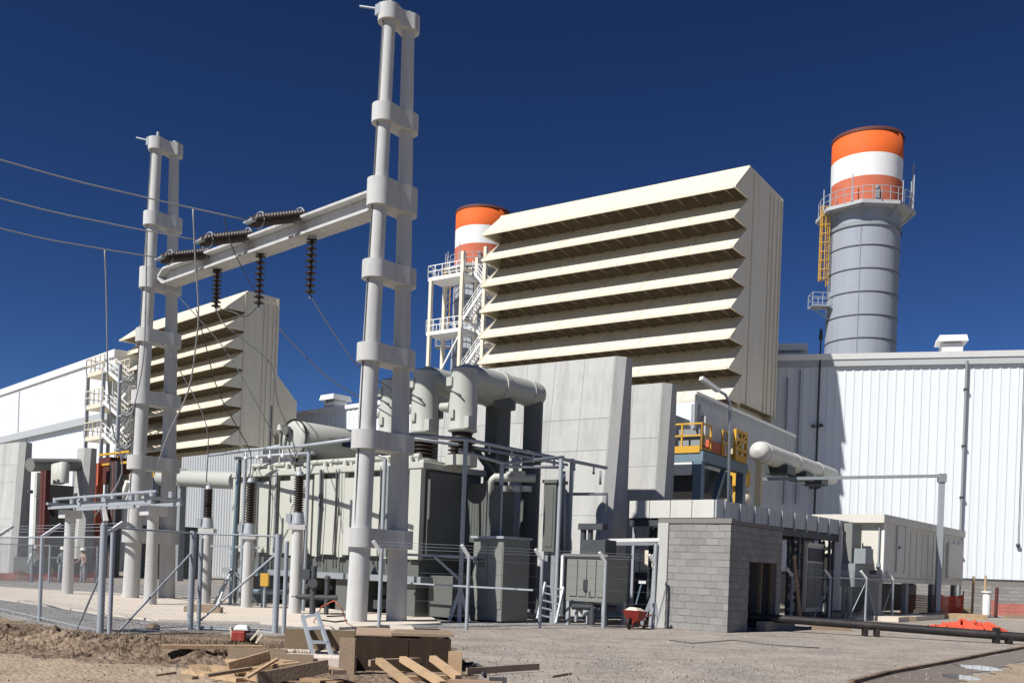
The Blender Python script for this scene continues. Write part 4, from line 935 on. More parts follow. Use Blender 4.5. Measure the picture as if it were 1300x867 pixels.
# cable cupboard where the walkway ends
CP = Frame(at(1081, 700, 39.8), 53); t = fthing('cable_cupboard', 'dark grey stepped cable cupboard at the end of the walkway beside the container', 'cupboard', CP)
x0 = CP.on_y(1070, 700).x; z0, z1 = CP.on_y(1075, 752).z, CP.on_y(1075, 664).z
MB().box(x0, 0, 0, 1.2, z0+1.2, z1).build('body', 'cabinet', t); MB().box(x0-.35, .2, -.1, 1.1, z0+.25, z0+1.19).build('lower_box', 'grey_steel', t)
MB().box(.02, .5, .2, 1.2, z0+1.2, z1-1.0).build('side_box', 'grey_steel', t); MB().box(x0-.4, x0-.02, -.15, .1, 0.4, z1-.3).build('edge_strip', 'white', t)
b = MB(); b.box(x0, x0+.12, .1, .22, 0, z0+.25); b.box(-.12, 0, .1, .22, 0, z0+.25); b.build('leg', 'grey_steel', t)
# beige cabinet under the walkway
CA = Frame(at(1022, 780, 38), 54); t = fthing('equipment_cabinet', 'tall beige equipment cabinet under the walkway between two lattice posts', 'cabinet', CA)
x0 = CA.on_y(1011, 740).x; yr = CA.on_x(1044, 740).y; z1 = CA.on_y(1022, 691).z
MB().box(x0-.4, 0, 0, yr, .35, z1).build('body', 'container', t); MB().box(x0-.45, .06, -.06, yr+.06, z1, z1+.08).build('roof', 'container', t); MB().box(x0-.35, -.05, .05, yr-.05, 0, .349).build('plinth', 'dark_steel', t)
for i in range(2): MB().box(.0, .03, .08+i*(yr-.1)/2, (i+1)*(yr-.1)/2, .5, z1-.7).build('door', 'cabinet', t)
MB().box(.0, .04, .1, yr-.1, z1-.62, z1-.12).build('vent_grille', 'dark_steel', t)
# pale cabinet behind walkway, left of the shed
p = at(812, 745, 36); CC = Frame(p, 56); t = fthing('equipment_cabinet', 'cream box seen in the gap between the fire wall and the block shed', 'cabinet', CC)
x1 = CC.on_y(829, 720).x; z0, z1 = CC.on_y(812, 726).z, CC.on_y(812, 698).z; x0 = CC.on_y(805, 720).x
MB().box(x0+.25, x1, 0, 1, z0, z1).build('body', 'cream', t); MB().box(x0, x0+.2, -.05, .2, z0, z1).build('side_strip', 'white', t); MB().box(x0, x1, -.1, 1, 0, z0-.01).build('plinth', 'dark_steel', t)

# ================================================================== turbine annex with yellow railings
AX = Frame(at(888, 640, 42.5), 57)
t = fthing('turbine_annex', 'blue grey steel platform with yellow railings and machinery behind the second fire wall', 'platform', AX)
zd = AX.on_y(888, 571).z; ye = AX.on_x(947, 590).y
cols = [(-.15, .15), (-.15, ye-.2), (-4.5, .15), (-4.5, ye-.2)]
for x, y in cols: MB().box(x-.19, x+.19, y-.19, y+.19, 0, zd-.5).build('column', 'blue_steel', t)
b = MB(); b.box(-4.7, .1, -.05, .2, zd-.5, zd-.05); b.box(-.3, .1, .21, ye, zd-.5, zd-.05); b.box(-4.7, -4.4, .21, ye, zd-.5, zd-.05)
b.bar((-.15, .3, zd-4.6), (-.15, ye*.55, zd-.6), .22); b.bar((-.15, ye-.3, zd-4.8), (-.15, ye*.62, zd-.6), .22); b.bar((-.15, .3, zd-2.9), (-.15, ye*.34, zd-4.9), .18); b.bar((-.1, .2, zd-4.9), (-.1, ye-.2, zd-4.9), .18); b.build('frame', 'blue_steel', t)
MB().box(-4.6, .05, .0, ye, zd-.049, zd+.02).build('deck', 'dark_steel', t)
def yrail(pts, h=1.15, r=.045, m='yellow'):
    b = MB()
    for p, q in zip(pts[:-1], pts[1:]):
        p, q = Vector(p), Vector(q); n = max(1, int((q-p).length/.9))
        for i in range(n+1): s = p.lerp(q, i/n); b.bar(s, s+Vector((0, 0, h)), r*1.6)
        for k in (h, h*.55, .08): b.bar(p+Vector((0, 0, k)), q+Vector((0, 0, k)), r*1.6)
    return b.build('railing', m, t)
yrail([(-4.6, -.02, zd), (0, -.02, zd), (0, ye*.18, zd)]); yrail([(.02, ye*.42, zd), (.02, ye*.55, zd)])
MB().box(-4.5, -.05, -.1, -.051, zd-.12, zd+.18).build('kick_plate', 'yellow', t)
b = MB(); b.box(-3.4, -1.6, .8, 2.4, zd, zd+1.7); b.box(-1.3, -.3, .5, 1.6, zd, zd+1.0); b.build('machine_casing', 'grey_steel', t)
b = MB(); b.box(-.42, -.2, ye*.15, ye*.5, zd+.3, zd+1.6); b.build('grey_panel', 'grey_trim', t)
b = MB(); b.box(-.3, -.02, ye*.16, ye*.5, zd+.03, zd+.55); b.build('orange_duct', 'orange_faded', t)
b = MB(); b.cyl((-2.6, 1, zd+1.7), (-2.6, 1, zd+2.6), .45, n=14); b.cyl((-.6, .7, zd+1.0), (-.6, .7, zd+2.1), .22, n=12); b.build('valve_body', 'galv', t)
b = MB(); y0, y1 = ye*.72, ye*.98; b.box(-.2, .05, y0, y1, zd-.05, zd+.3)
for y in (y0, (y0+y1)/2, y1): b.bar((0, y, zd+.2), (0, y, zd+1.45), .14)
for z in (.55, 1.0, 1.4): b.bar((0, y0, zd+z), (0, y1, zd+z), .14)
b.bar((0, y0, zd+.5), (0, y1, zd+1.4), .12); b.build('yellow_gate', 'yellow', t)
p = AX.on_x(938, 610, -1.2); b = MB(); b.cyl((-1.2, p.y, p.z-.3), (-1.2, p.y, p.z+.5), .55, n=16); b.cyl((-1.2, p.y, p.z-2.5), (-1.2, p.y, p.z-.3), .28, n=12); b.build('yellow_valve', 'yellow', t)
b = MB(); b.ball((-1.1, p.y+.2, p.z-.9), .5, 14); b.build('white_vessel', 'cream', t)
MB().box(-4.4, -.5, 1.0, ye-.4, zd-1.7, zd-.6).build('dark_housing', 'dark_steel', t)
MB().box(-2.6, -.4, -.04, .25, zd-1.05, zd-.52).build('pale_box', 'white', t)
b = MB(); b.box(-4.2, -.8, 2.6, 2.9, zd, zd+2.6); b.build('back_screen', 'white_wall', t)
# slatted screen behind the railings, running to the hall
b = MB()
q0, q1 = AX.on_x(880, 545, -.5), AX.on_x(1008, 570, -.5)
for i in range(60): y = q0.y+(q1.y-q0.y)*i/60; b.box(-.5, -.46, y, y+(q1.y-q0.y)/60*.72, zd+.9, zd+2.45)
o = b.build('slat_screen', 'grey_trim', t); o['kind'] = 'stuff'
MB().box(-.55, -.4, q0.y, q1.y, zd+2.46, zd+2.6).build('screen_rail', 'white', t)

# large white pipe with saddles
PI = Frame(at(964, 572, 44.5), 56.6); t = fthing('process_pipe', 'fat white pipe running away beside the blue steel platform', 'pipe', PI)
zc = PI.on_x(964, 573).z; ye = PI.on_x(1057, 598).y; r = .47
b = MB(); b.lathe([(.02, -.32), (r*.6, -.25), (r*.92, -.1), (r, .1), (r, ye-.3), (r*.7, ye), (.02, ye+.05)], (0, 0, zc), 24, 'Y'); b.build('pipe_shell', 'pipe', t)
for f in (.03, .4, .72): b = MB(); b.cyl((0, ye*f, zc), (0, ye*f+.12, zc), r*1.05, n=24); b.build('flange', 'pipe', t)
for f in (.25, .5, .72): MB().box(-.55, .55, ye*f-.6, ye*f+.6, zc-r-.28, zc-r+.12).build('saddle', 'dark_steel', t)
# goal-post pipe frame
p0, p1 = at(968, 608, 47), at(1196, 604, 46.5); p2 = at(1191, 775, 46.5)
t = thing('pipe_portal', 'tall goalpost shaped steel pipe frame in front of the container and white hall', 'pipe frame', (p1.x, p1.y, 0)); off = Vector((p1.x, p1.y, 0))
b = MB(); b.bar(p0, p1, .1, .15); b.build('crossbar', 'grey_steel', t, -off)
MB().box(-.11, .11, -.11, .11, .0, p1.z-.12).build('upright', 'galv', t); MB().box(-.16, .16, -.16, .16, p1.z-.3, p1.z+.1).build('corner_plate', 'grey_steel', t)
MB().box(-.6, 2.2, -.4, .4, 0, .25).build('yellow_base', 'wood', t)
# flood lamp on a cranked post
LP = at(927, 640, 39); t = thing('flood_lamp', 'slim post with a long tilted white lamp head in front of the louvres', 'lamp', (LP.x, LP.y, 0)); off = Vector((LP.x, LP.y, 0))
a, e, f, g_ = at(926, 640, 39), at(927, 512, 39), at(921, 501, 38.8), at(890, 480, 38.0)
b = MB(); b.tube([Vector((LP.x, LP.y, 0)), e, f, at(905, 491, 38.4)], .06, 8); b.build('post', 'galv', t, -off)
b = MB(); b.bar(at(912, 496, 38.5), g_, .2, .14); b.build('lamp_head', 'white', t, -off)

# ================================================================== container on posts
CN = Frame(at(1119, 733, 41), 52); t = fthing('site_container', 'grey white container cabin raised on posts at the right, with a door', 'container', CN)
z0, z1 = 1.79, CN.on_y(1119, 653).z; ye = CN.on_x(1221, 705).y; Wc = 2.7
MB().box(-Wc, 0, 0, ye, z0, z1-.35).build('body', 'container', t)
b = MB(); b.box(-Wc-.25, .12, -.3, ye+.1, z1-.35, z1); b.build('roof', 'container', t)
for y in (-.02, ye*.985): MB().box(-.02, .06, y, y+.14, z0-.05, z1-.36).build('corner_post', 'white', t)
MB().box(-Wc, .05, -.04, ye, z0-.2, z0-.01).build('floor_frame', 'container', t)
dy0, dy1 = CN.on_x(1138, 700).y, CN.on_x(1147, 700).y; dzt, dzb = CN.on_x(1142, 668).z, CN.on_x(1142, 725).z
d = MB().box(.0, .045, dy0, dy1, dzb, dzt).build('door', 'container', t)
b = MB(); b.box(.0, .06, dy0-.09, dy0-.01, dzb-.05, dzt+.08); b.box(.0, .06, dy1+.01, dy1+.09, dzb-.05, dzt+.08); b.box(.0, .06, dy0-.01, dy1+.01, dzt+.01, dzt+.08); b.build('door_frame', 'grey_trim', d)
MB().box(.046, .1, dy0+.12, dy0+.25, (dzb+dzt)/2, (dzb+dzt)/2+.1).build('handle', 'dark_steel', d)
n = 14
for i in range(n):
    y0_, y1_ = ye*i/n+.15, ye*(i+1)/n
    if y1_ < dy0-.1 or y0_ > dy1+.1: MB().box(.0, .025, y0_, y1_-.02, z0+.1, z1-.5).build('side_panel', 'container', t)
k0, k1 = CN.on_x(1201, 700).y, CN.on_x(1220, 700).y
MB().box(.03, .13, k0, min(k1, ye-.25), z0+.15, z1-.75).build('open_shutter', 'container', t)
MB().box(-.5, -.22, -.02, .0, z0+.12, z0+.28).build('vent', 'dark_steel', t)
b = MB(); b.bar((-.12, -.1, z0+.5), (-.12, -.1, z1-.5), .05); b.box(-.2, -.06, -.12, -.01, z0+.35, z0+.6); b.build('cable_box', 'grey_steel', t)
for x, y in ((-.35, .15), (-Wc+.3, .15), (-.3, ye*.33), (-.3, ye*.66), (-.3, ye-.3), (-Wc+.3, ye*.5), (-Wc+.3, ye-.3)): MB().box(x-.25 if y < .2 else x-.1, x+.25 if y < .2 else x+.1, y-.1, y+.3, 0, z0-.2).build('post', 'concrete' if y < .2 else 'grey_steel', t)
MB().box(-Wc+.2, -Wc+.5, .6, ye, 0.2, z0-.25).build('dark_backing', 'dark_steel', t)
MB().box(-Wc-.6, .9, -.5, ye*.5, 0, .2).build('concrete_pad', 'slab', t)
def net(name, label, pts, h, sag=.15):
    t = thing(name, label, 'safety net', pts[0]); o0 = Vector(pts[0]); b = MB()
    for p, q in zip(pts[:-1], pts[1:]):
        p, q = Vector(p)-o0, Vector(q)-o0; n = max(4, int((q-p).length/.11))
        tp = lambda f: h*(1 - sag*math.sin(math.pi*f)*(.8+.2*math.sin(9*f)))
        for i in range(n+1): f = i/n; s = p.lerp(q, f); b.bar(s, s+Vector((0, .04*math.sin(12*f), tp(f))), .02, .012)
        m = 9
        for k in range(m):
            prev = None
            for i in range(0, 9): f = i/8; s = p.lerp(q, f)+Vector((0, .04*math.sin(12*f), tp(f)*(k+.5)/m)); 
            for i in range(8):
                f, g2 = i/8, (i+1)/8; b.bar(p.lerp(q, f)+Vector((0, .04*math.sin(12*f), tp(f)*(k+.5)/m)), p.lerp(q, g2)+Vector((0, .04*math.sin(12*g2), tp(g2)*(k+.5)/m)), .012, .028)
    b.build('mesh', 'orange_net', t)
    for p in pts: p = Vector(p)-o0; MB().cyl(p, p+Vector((0, 0, h+.15)), .03, n=6).build('stake', 'wood_grey', t)
    return t
net('safety_net', 'orange safety netting strung under the raised container', [gp(1142, 778), CN.wor((.3, ye*.6, 0)), CN.wor((.2, ye-.2, 0))], 1.15)
net('safety_net', 'faded orange netting in front of the block base at the right edge', [HR.wor((.4, -1.0, 0)), HR.wor((2.8, -.8, 0)), HR.wor((5, -.9, 0))], 1.0, .5)
# crumpled net heap
c = gp(1215, 802); t = thing('net_heap', 'crumpled heap of bright orange netting lying on the gravel behind the black pipe', 'safety net', c); b = MB(); nu, nv = 44, 16; vs_ = []
for i in range(nu):
    for j in range(nv):
        x = (i/(nu-1)-.5)*2.9; y = (j/(nv-1)-.5)*1.3; e = max(0, 1-(abs(x-.5)/1.2)**2)*.30 + max(0, 1-(abs(x+.9)/.9)**2)*.12
        h = e*max(0, 1-(y/.75)**2)*(1+.22*math.sin(7*x+3*y)+.2*math.sin(13*x-9*y)+.2*math.sin(23*x+17*y)) ; vs_.append((x+.06*math.sin(9*y+4*x), y+.05*math.sin(11*x), .02+max(0, h)+random.uniform(0, .06)))
b.add(vs_, [(i*nv+j, (i+1)*nv+j, (i+1)*nv+j+1, i*nv+j+1) for i in range(nu-1) for j in range(nv-1) if random.random() > .12]); b.build('netting', 'orange_net', t)
# stakes, drum and pipes by the hall base
def stake(px, yb, yt, r, m, label, name='stake', cat='stake', d=51):
    p = at(px, yb, d); q = at(px, yt, d); t = thing(name, label, cat, (p.x, p.y, 0)); b = MB(); b.cyl((0, 0, 0), (.02, 0, q.z), r, n=8); o = b.build('shaft', m, t); return t
stake(1234, 778, 731, .07, 'wood', 'thin yellowish wooden stake standing before the block base of the hall')
stake(1249, 778, 730, .06, 'wood', 'thin pale wooden stake leaning behind the white pipe stub')
stake(1264, 780, 745, .09, 'red_steel', 'rust red steel stake left of the faded orange netting')
p = at(1252, 778, 51); t = thing('pipe_stub', 'short capped white pipe stub standing in front of the block base', 'pipe', (p.x, p.y, 0)); z = at(1252, 752, 51).z
MB().cyl((0, 0, 0), (0, 0, z), .2, n=14).build('pipe', 'white', t); MB().cyl((0, 0, z), (0, 0, z+.08), .27, n=14).build('cap', 'white', t)
def planks(name, label, px, py, w, d_, h, m, rz=0):
    p = gp(px, py); t = thing(name, label, 'timber', (p.x, p.y, 0), rz); MB().box(-w/2, w/2, 0, d_, 0.0, h).build('beam', m, t); MB().box(-w/2+.1, w/2-.05, .02, d_*.6, h, h+.06).build('board', m, t); return t
planks('timber', 'dark timber beam lying on the gravel before the container posts', 1135, 788, 2.0, .3, .16, 'wood_grey', rad(6))
planks('timber', 'short dark timber lying on the gravel behind the black pipe', 1056, 800, 1.3, .25, .1, 'wood_grey', rad(3))
planks('timber', 'small dark wooden block beside the yellow base of the pipe frame', 1222, 779, 1.1, .5, .3, 'wood_grey')
planks('timber', 'small dark timber offcut at the far right on the gravel', 1291, 785, 1.1, .3, .15, 'wood_grey')
planks('timber', 'dark sleeper lying on the concrete slab at the far tower foot', 256, 780, 1.0, .3, .22, 'wood_grey')

# ================================================================== black pipe along the road
q0, q1 = gp(950, 800), gp(1272, 828); z = .42
a, e = at(948, 782, 30.0), at(1306, 809, 27.4)
t = thing('black_pipe', 'long black pipe carried on short stubs over the gravel at the right', 'pipe', (a.x, a.y, 0)); off = Vector((a.x, a.y, 0))
e2 = e + (e-a)*.15; b = MB(); b.cyl(a, e2, .125, n=14); b.build('pipe', 'black', t, -off)
for px, py in ((1105, 814), (1272, 828)):
    u, v = uv(px, py); k = u/F; dv = e-a; s = (k*a.y-a.x)/(dv.x-k*dv.y); c = a+dv*s
    for w in (-.16, .16): 
        dn = dv.normalized()*w; MB().box(c.x+dn.x-.05, c.x+dn.x+.05, c.y+dn.y-.14, c.y+dn.y+.14, 0, c.z+.22 if px > 1200 and w < 0 else c.z-.06).build('support', 'black', t, -off)

# ================================================================== fences
link_cache = {}
def chain(Lm, h):
    k = (round(Lm, 1), h)
    if k in link_cache: return link_cache[k]
    b = MB(); s = .085; n = int((Lm+h)/s); r = .0018
    for i in range(n):
        for sgn in (1, -1):
            x = i*s-h; p0 = max(0, -x); p1 = min(h, Lm-x)
            if p1 <= p0: continue
            P, Q = (x+p0, p0), (x+p1, p1)
            if sgn < 0: P, Q = (Lm-P[0], P[1]), (Lm-Q[0], Q[1])
            b.add([(P[0]-r, 0, P[1]), (P[0]+r, -r, P[1]), (P[0]+r, r, P[1]), (Q[0]-r, 0, Q[1]), (Q[0]+r, -r, Q[1]), (Q[0]+r, r, Q[1])], [(0, 1, 4, 3), (1, 2, 5, 4), (2, 0, 3, 5)])
    link_cache[k] = b.data('chain_link_mesh', 'mesh'); return link_cache[k]
def fence(label, pts, h=1.95, arm=(.0, 0), r=.05, arms=True, rails=True, double=(), braces=(), mesh=True):
    o0 = Vector(pts[0]); t = thing('fence', label, 'fence', o0)
    P = [Vector(p)-o0 for p in pts]
    for i, p in enumerate(P):
        rr = r*(1.25 if i in double else 1)
        b = MB(); b.cyl(p-Vector((0, 0, .1)), p+Vector((0, 0, h)), rr, n=10)
        if i in double: q = p+Vector((.2, -.05, 0)); b.cyl(q, q+Vector((0, 0, h*.93)), rr*.7, n=8)
        po = b.build('post', 'galv', t)
        if arms:
            av = Vector((arm[0], arm[1], .26)); b = MB(); b.bar(p+Vector((0, 0, h-.04)), p+Vector((0, 0, h))+av, rr*1.8, rr*1.6); b.build('arm', 'white' if not i in double else 'galv', po)
    for i in range(len(P)-1):
        p, q = P[i], P[i+1]; d = q-p; L = d.length; ang = math.atan2(d.y, d.x)
        if rails:
            b = MB(); b.cyl(p+Vector((0, 0, h-.05)), q+Vector((0, 0, h-.05)), .02, n=6) if rails == True else None; b.cyl(p+Vector((0, 0, .08)), q+Vector((0, 0, .08)), .012, n=5); b.build('rail', 'galv', t)
        if mesh: link('chain_link_mesh', chain(L, h-.1), t, p+Vector((0, 0, .05)), ang)
        if not mesh:
            b = MB()
            for z in (.35, .7, 1.05, 1.4, 1.75): b.cyl(p+Vector((0, 0, z)), q+Vector((0, 0, z)), .004, n=4)
            b.build('line_wire', 'mesh', t)
        if arms:
            b = MB()
            for f in (.35, .65, .95): a = Vector((arm[0]*f, arm[1]*f, h+.26*f)); b.cyl(p+a, q+a, .006, n=4)
            b.build('barbed_wire', 'galv', t)
    for (i, dx, zt) in braces:
        p = P[i]; q = (P[i+1] if dx > 0 else P[i-1]); d = (q-p); d = d.normalized()*min(abs(dx), d.length)
        b = MB(); b.cyl(p+Vector((0, 0, zt)), p+d, .024, n=6); b.build('brace', 'galv', t)
    return t
c0 = CORNER
fence('galvanised mesh fence along the left edge of the yard with cranked posts', [c0 + A_L*.06, gp(50, 788), gp(50, 788)+(gp(50, 788)-c0)*1.0, gp(50, 788)+(gp(50, 788)-c0)*2.0], 1.95, (.28, .28), .045, braces=((0, 1.4, 1.2),))
fence('galvanised gate bays with diagonal braces at the near corner of the yard', [c0, gp(241, 799), gp(349, 803)], 2.15, (0, 0), .055, arms=False, double=(0, 1, 2), braces=((0, 1.6, .1), (1, -2.1, 1.7), (1, 2.0, .05), (2, -2.4, 1.75)))
b = MB()
fr_pts = [gp(481, 788), gp(592, 801), gp(685, 797), gp(768, 794), gp(834, 789)]
fr_pts[0] = at(481, 790, 24.3); fr_pts[0].z = 0
fence('galvanised mesh fence with arms leaning left, running past the transformer to the block shed', [fr_pts[0], Vector((at(592, 801, 25).x, 25, 0)), Vector((at(685, 797, 26.8).x, 26.8, 0)), Vector((at(766, 794, 27.8).x, 27.8, 0)), Vector((at(829, 794, 28.6).x, 28.6, 0))], 1.88, (-.2, -.1), .045, rails='low', mesh=False)
q = [Vector((at(1004, 785, 37).x, 37, 0)), Vector((at(1052, 785, 38.5).x, 38.5, 0)), Vector((at(1098, 785, 40).x, 40, 0)), Vector((at(1132, 782, 41.5).x, 41.5, 0))]
fence('mesh fence with cranked posts between the block shed and the container', q, 1.75, (-.28, -.1), .055, braces=((1, -1.1, 1.5), (2, -1.2, 1.6), (2, 1.0, 1.6), (3, -1.0, 1.6)), double=())
fence('distant chain link fence with a top rail at the far left behind the slab', [gp(-40, 738), gp(40, 739), gp(62, 740), gp(122, 741)], 1.9, (0, 0), .05, arms=False)
p = gp(-20, 735); net('safety_net', 'distant reddish safety netting at the far left beyond the fence', [at(-30, 738, 48)*1, at(30, 738, 50), at(66, 736, 52), at(100, 736, 54)], .8) if False else None

# ================================================================== left yard equipment before the distant fire walls
U2 = Frame(at(120, 640, 66), 46)
t = fthing('process_pipe', 'thick grey pipe crossing low between the two distant fire walls', 'pipe', U2)
a = U2.loc(at(38, 590, 62)); e = U2.loc(at(108, 590, 66)); b = MB(); b.cyl(a, e, .42, n=16); b.build('pipe_shell', 'cabinet', t); MB().box(e.x-1, e.x-.5, e.y-.4, e.y+.4, 0, e.z-.4).build('leg', 'grey_steel', t)
t = fthing('power_transformer', 'dark distant transformer with red steel legs between the two distant fire walls', 'transformer', U2)
a, e = U2.loc(at(48, 655, 62.5)), U2.loc(at(104, 618, 64)); MB().box(a.x, e.x, a.y, a.y+2, 1.2, e.z).build('tank', 'trafo_dark', t)
for px in (52, 78, 92): q = U2.loc(at(px, 600, 61.8)); MB().box(q.x-.2, q.x+.2, a.y-.5, a.y-.2, .3, q.z).build('leg', 'red_steel' if px > 60 else 'trafo', t)
for px in (56, 66, 84): q = U2.loc(at(px, 605, 61.5)); b = MB(); b.lathe([(.35, 0), (.35, 1.2), (.2, 1.3)], (q.x, a.y+.6, q.z-.4), 14); b.build('bushing', 'trafo', t)
q0, q1 = U2.loc(at(48, 628, 61.5)), U2.loc(at(70, 655, 61.5)); b = MB(); b.bar(q0, q1, .25); b.bar((a.x, a.y-.6, q0.z+.2), (e.x, a.y-.6, q0.z+.2), .2); b.build('frame', 'dark_steel', t)
MB().box(a.x-1, e.x+2, a.y-1, a.y+3, 0, 1.15).build('plinth', 'trafo_dark', t)
# machinery under the left filter house
t = fthing('turbine_annex', 'red and yellow steelwork with dark machinery under the left filter house', 'platform', U2); P = lambda x, y, d=68: U2.loc(at(x, y, d))
a, e = P(124, 640), P(245, 596)
MB().box(a.x+.3, e.x, a.y+2, a.y+6, 0, 3.6).build('dark_housing', 'dark_steel', t)
z1 = P(160, 598).z; z0 = P(160, 612).z
MB().box(a.x, e.x, a.y+.5, a.y+1, z0, z0+.4).build('beam', 'cream_dark', t)
b = MB()
for px in (150, 172, 196): q = P(px, 600); b.bar((q.x, q.y, z0+.4), (q.x, q.y, z0+1.8), .14)
b.bar((a.x, a.y, z0+1.8), (e.x, a.y, z0+1.8), .14); b.bar((a.x, a.y, z0+1.1), (e.x, a.y, z0+1.1), .14); b.build('railing', 'yellow', t)
for px, m in ((128, 'red_steel'), (133, 'orange_faded'), (188, 'red_steel'), (199, 'red_steel'), (193, 'white'), (208, 'dark_steel')): q = P(px, 650); MB().box(q.x-.22, q.x+.22, a.y-.3, a.y+.1, 0, z0+1.2).build('column', m, t)
b = MB(); b.box(a.x-.1, a.x+1.7, a.y, a.y+2, z0-.2, z0+1.6); b.build('casing', 'red_steel', t)
for px, py in ((127, 632), (154, 638), (160, 640)): q = P(px, py, 66); b = MB(); b.bar(q, (q.x+(.9 if px > 130 else 1.0), q.y, q.z+(1.4 if px > 130 else -1.6)), .3); b.build('strut', 'white', t)
t = fthing('process_pipe', 'fat pale pipe passing under the left filter house behind the far tower', 'pipe', U2)
a, e = U2.loc(at(205, 606, 64)), U2.loc(at(300, 610, 58)); b = MB(); b.cyl(a, e, .52, n=18); b.build('pipe_shell', 'duct', t); m = a.lerp(e, .3); d = (e-a).normalized(); b = MB(); b.cyl(m, m+d*.2, .6, n=18); b.build('flange', 'white', t)
for f in (.3, .62): m = a.lerp(e, f); MB().box(m.x-.2, m.x+.2, m.y-.2, m.y+.2, 0, m.z-.45).build('leg', 'grey_steel', t)
HB = Frame(at(255, 640, 79), 46); t = fthing('auxiliary_building', 'low ribbed building in painted shadow grey under the left filter house behind the arresters', 'building', HB)
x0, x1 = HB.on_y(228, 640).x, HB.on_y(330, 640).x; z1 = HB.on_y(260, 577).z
MB().box(x0, x1, .06, 6, 0, z1).build('wall', 'grey_trim', t); pm = rib_panel(.8, z1-.1, 2, .06).data('cladding_panel', 'grey_trim')  # grey stands in for the filter house's shadow on white cladding
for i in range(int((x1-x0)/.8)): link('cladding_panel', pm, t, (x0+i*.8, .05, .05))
t = thing('mast_lamp', 'thin dark pole standing against the left filter house beside the conservator', 'pole', (at(343, 560, 40).x, 40, 0)); z = at(343, 515, 40).z
MB().cyl((0, 0, 0), (0, 0, z), .045, n=6).build('pole', 'dark_steel', t)
# firefighting valve set at the slab
def valve_set(label, px, py, d, m):
    p = at(px, py, d); t = thing('valve_set', label, 'valve', (p.x, p.y, .05)); b = MB(); b.cyl((0, 0, 0), (0, 0, 1.4), .09, n=8); b.cyl((-.6, 0, .5), (.7, 0, .5), .08, n=8); b.cyl((.4, 0, 0), (.4, 0, 1.0), .07, n=8); b.build('pipework', m, t)
    b = MB(); b.cyl((0, -.16, .9), (0, .05, .9), .14, n=12); b.ball((.4, 0, 1.05), .1); b.box(-.3, -.1, -.1, .1, 1.0, 1.3); b.build('handwheel', m, t); return t
valve_set('dark valve set on pipes beneath the transformer next to the nearest arrester', 397, 765, 28.5, 'dark_steel')
valve_set('small green valve set behind the concrete arrester posts', 335, 760, 31.5, 'blue_steel')
valve_set('dark pipework at the foot of the sprinkler frame left of the wheelbarrow cabinet', 752, 775, 28.6, 'dark_steel')

# yellow-green tank and misc under transformer
# tripod frame near the gate
p = gp(292, 770); t = thing('pipe_tripod', 'dark metal tripod post standing behind the gate braces', 'tripod', (p.x, p.y, .06)); z = at(297, 590, p.y).z
b = MB(); b.cyl((0, 0, 0), (.1, 0, z), .06, n=8); b.build('mast', 'blue_steel', t); b = MB()
for a in (20, 140, 260): b.bar((.02, 0, 1.2), (.9*math.cos(rad(a)), .9*math.sin(rad(a)), 0), .06)
b.bar((-.7, 0, 1.9), (.9, 0, 1.9), .07); b.build('leg', 'galv', t)

# ================================================================== small horizontal pipe shelter left of the shed
p0, p1 = at(765, 686, 29.5), at(838, 685, 29.3); t = thing('pipe_rail', 'white topped galvanised pipe rail joining the fence to the block shed', 'rail', (p0.x, p0.y, 0)); off = Vector((p0.x, p0.y, 0))
b = MB(); b.bar(p0, p1, .2, .1); b.build('channel', 'white', t, -off); b = MB(); b.bar(at(754, 690, 30), at(834, 690, 29.6), .14, .1); b.build('tray', 'grey_steel', t, -off)
b = MB(); q = at(826, 788, 29.2); qt = at(833, 690, 29.2); b.cyl((q.x, q.y, 0), (qt.x, qt.y, qt.z), .06, n=8)
for s in (-1, 1): b.bar((q.x+s*.3, q.y, 0), (q.x+.02, q.y, .9), .05, .1)
b.build('post', 'galv', t, -off)

# ================================================================== wheelbarrow
p = gp(806, 798); t = thing('wheelbarrow', 'red wheelbarrow loaded with pale rubble beside the block shed', 'wheelbarrow', (p.x, p.y, 0), rad(62)); t.scale = (.72, .72, .8)
b = MB(); b.loft([(-.32, -.22, .3), (.28, -.22, .3), (.28, .22, .3), (-.32, .22, .3)], [(-.55, -.34, .68), (.5, -.34, .62), (.5, .34, .62), (-.55, .34, .68)]); b.build('tray', 'red', t)
b = MB(); b.loft([(-.5, -.3, .66), (.45, -.3, .62), (.45, .3, .62), (-.5, .3, .66)], [(-.3, -.1, .78), (.2, -.15, .74), (.2, .15, .74), (-.3, .15, .78)]); b.build('rubble', 'slab', t)
b = MB()
for s in (-1, 1): b.bar((-.6, s*.12, .26), (1.15, s*.3, .5), .045); b.bar((.35, s*.24, .34), (.4, s*.26, 0), .04); b.bar((-.2, s*.15, .28), (.38, s*.25, .03), .035)
b.build('frame', 'red', t); b = MB(); b.lathe([(.12, -.05), (.2, -.045), (.21, 0), (.2, .045), (.12, .05)], (-.62, 0, .21), 18, 'Y'); b.build('wheel', 'black', t)
t2 = thing('shovel', 'shovel stuck upright in the rubble of the red wheelbarrow', 'shovel', p + Vector((.0, 0, .7))); MB().bar((0, 0, 0), (.14, 0, .62), .035).build('shaft', 'blue_steel', t2); MB().box(.06, .26, -.03, .03, .6, .68).build('handle', 'white', t2)
p = gp(775, 794); t = thing('plank_stack', 'low stack of dark planks on the ground between cabinet and wheelbarrow', 'timber', (p.x, p.y, 0), rad(8))
for i in range(3): MB().box(-.1, 1.2, -.1+i*.16, .03+i*.16, 0.02, .10+.06*(i % 2)).build('plank', 'wood_grey', t)

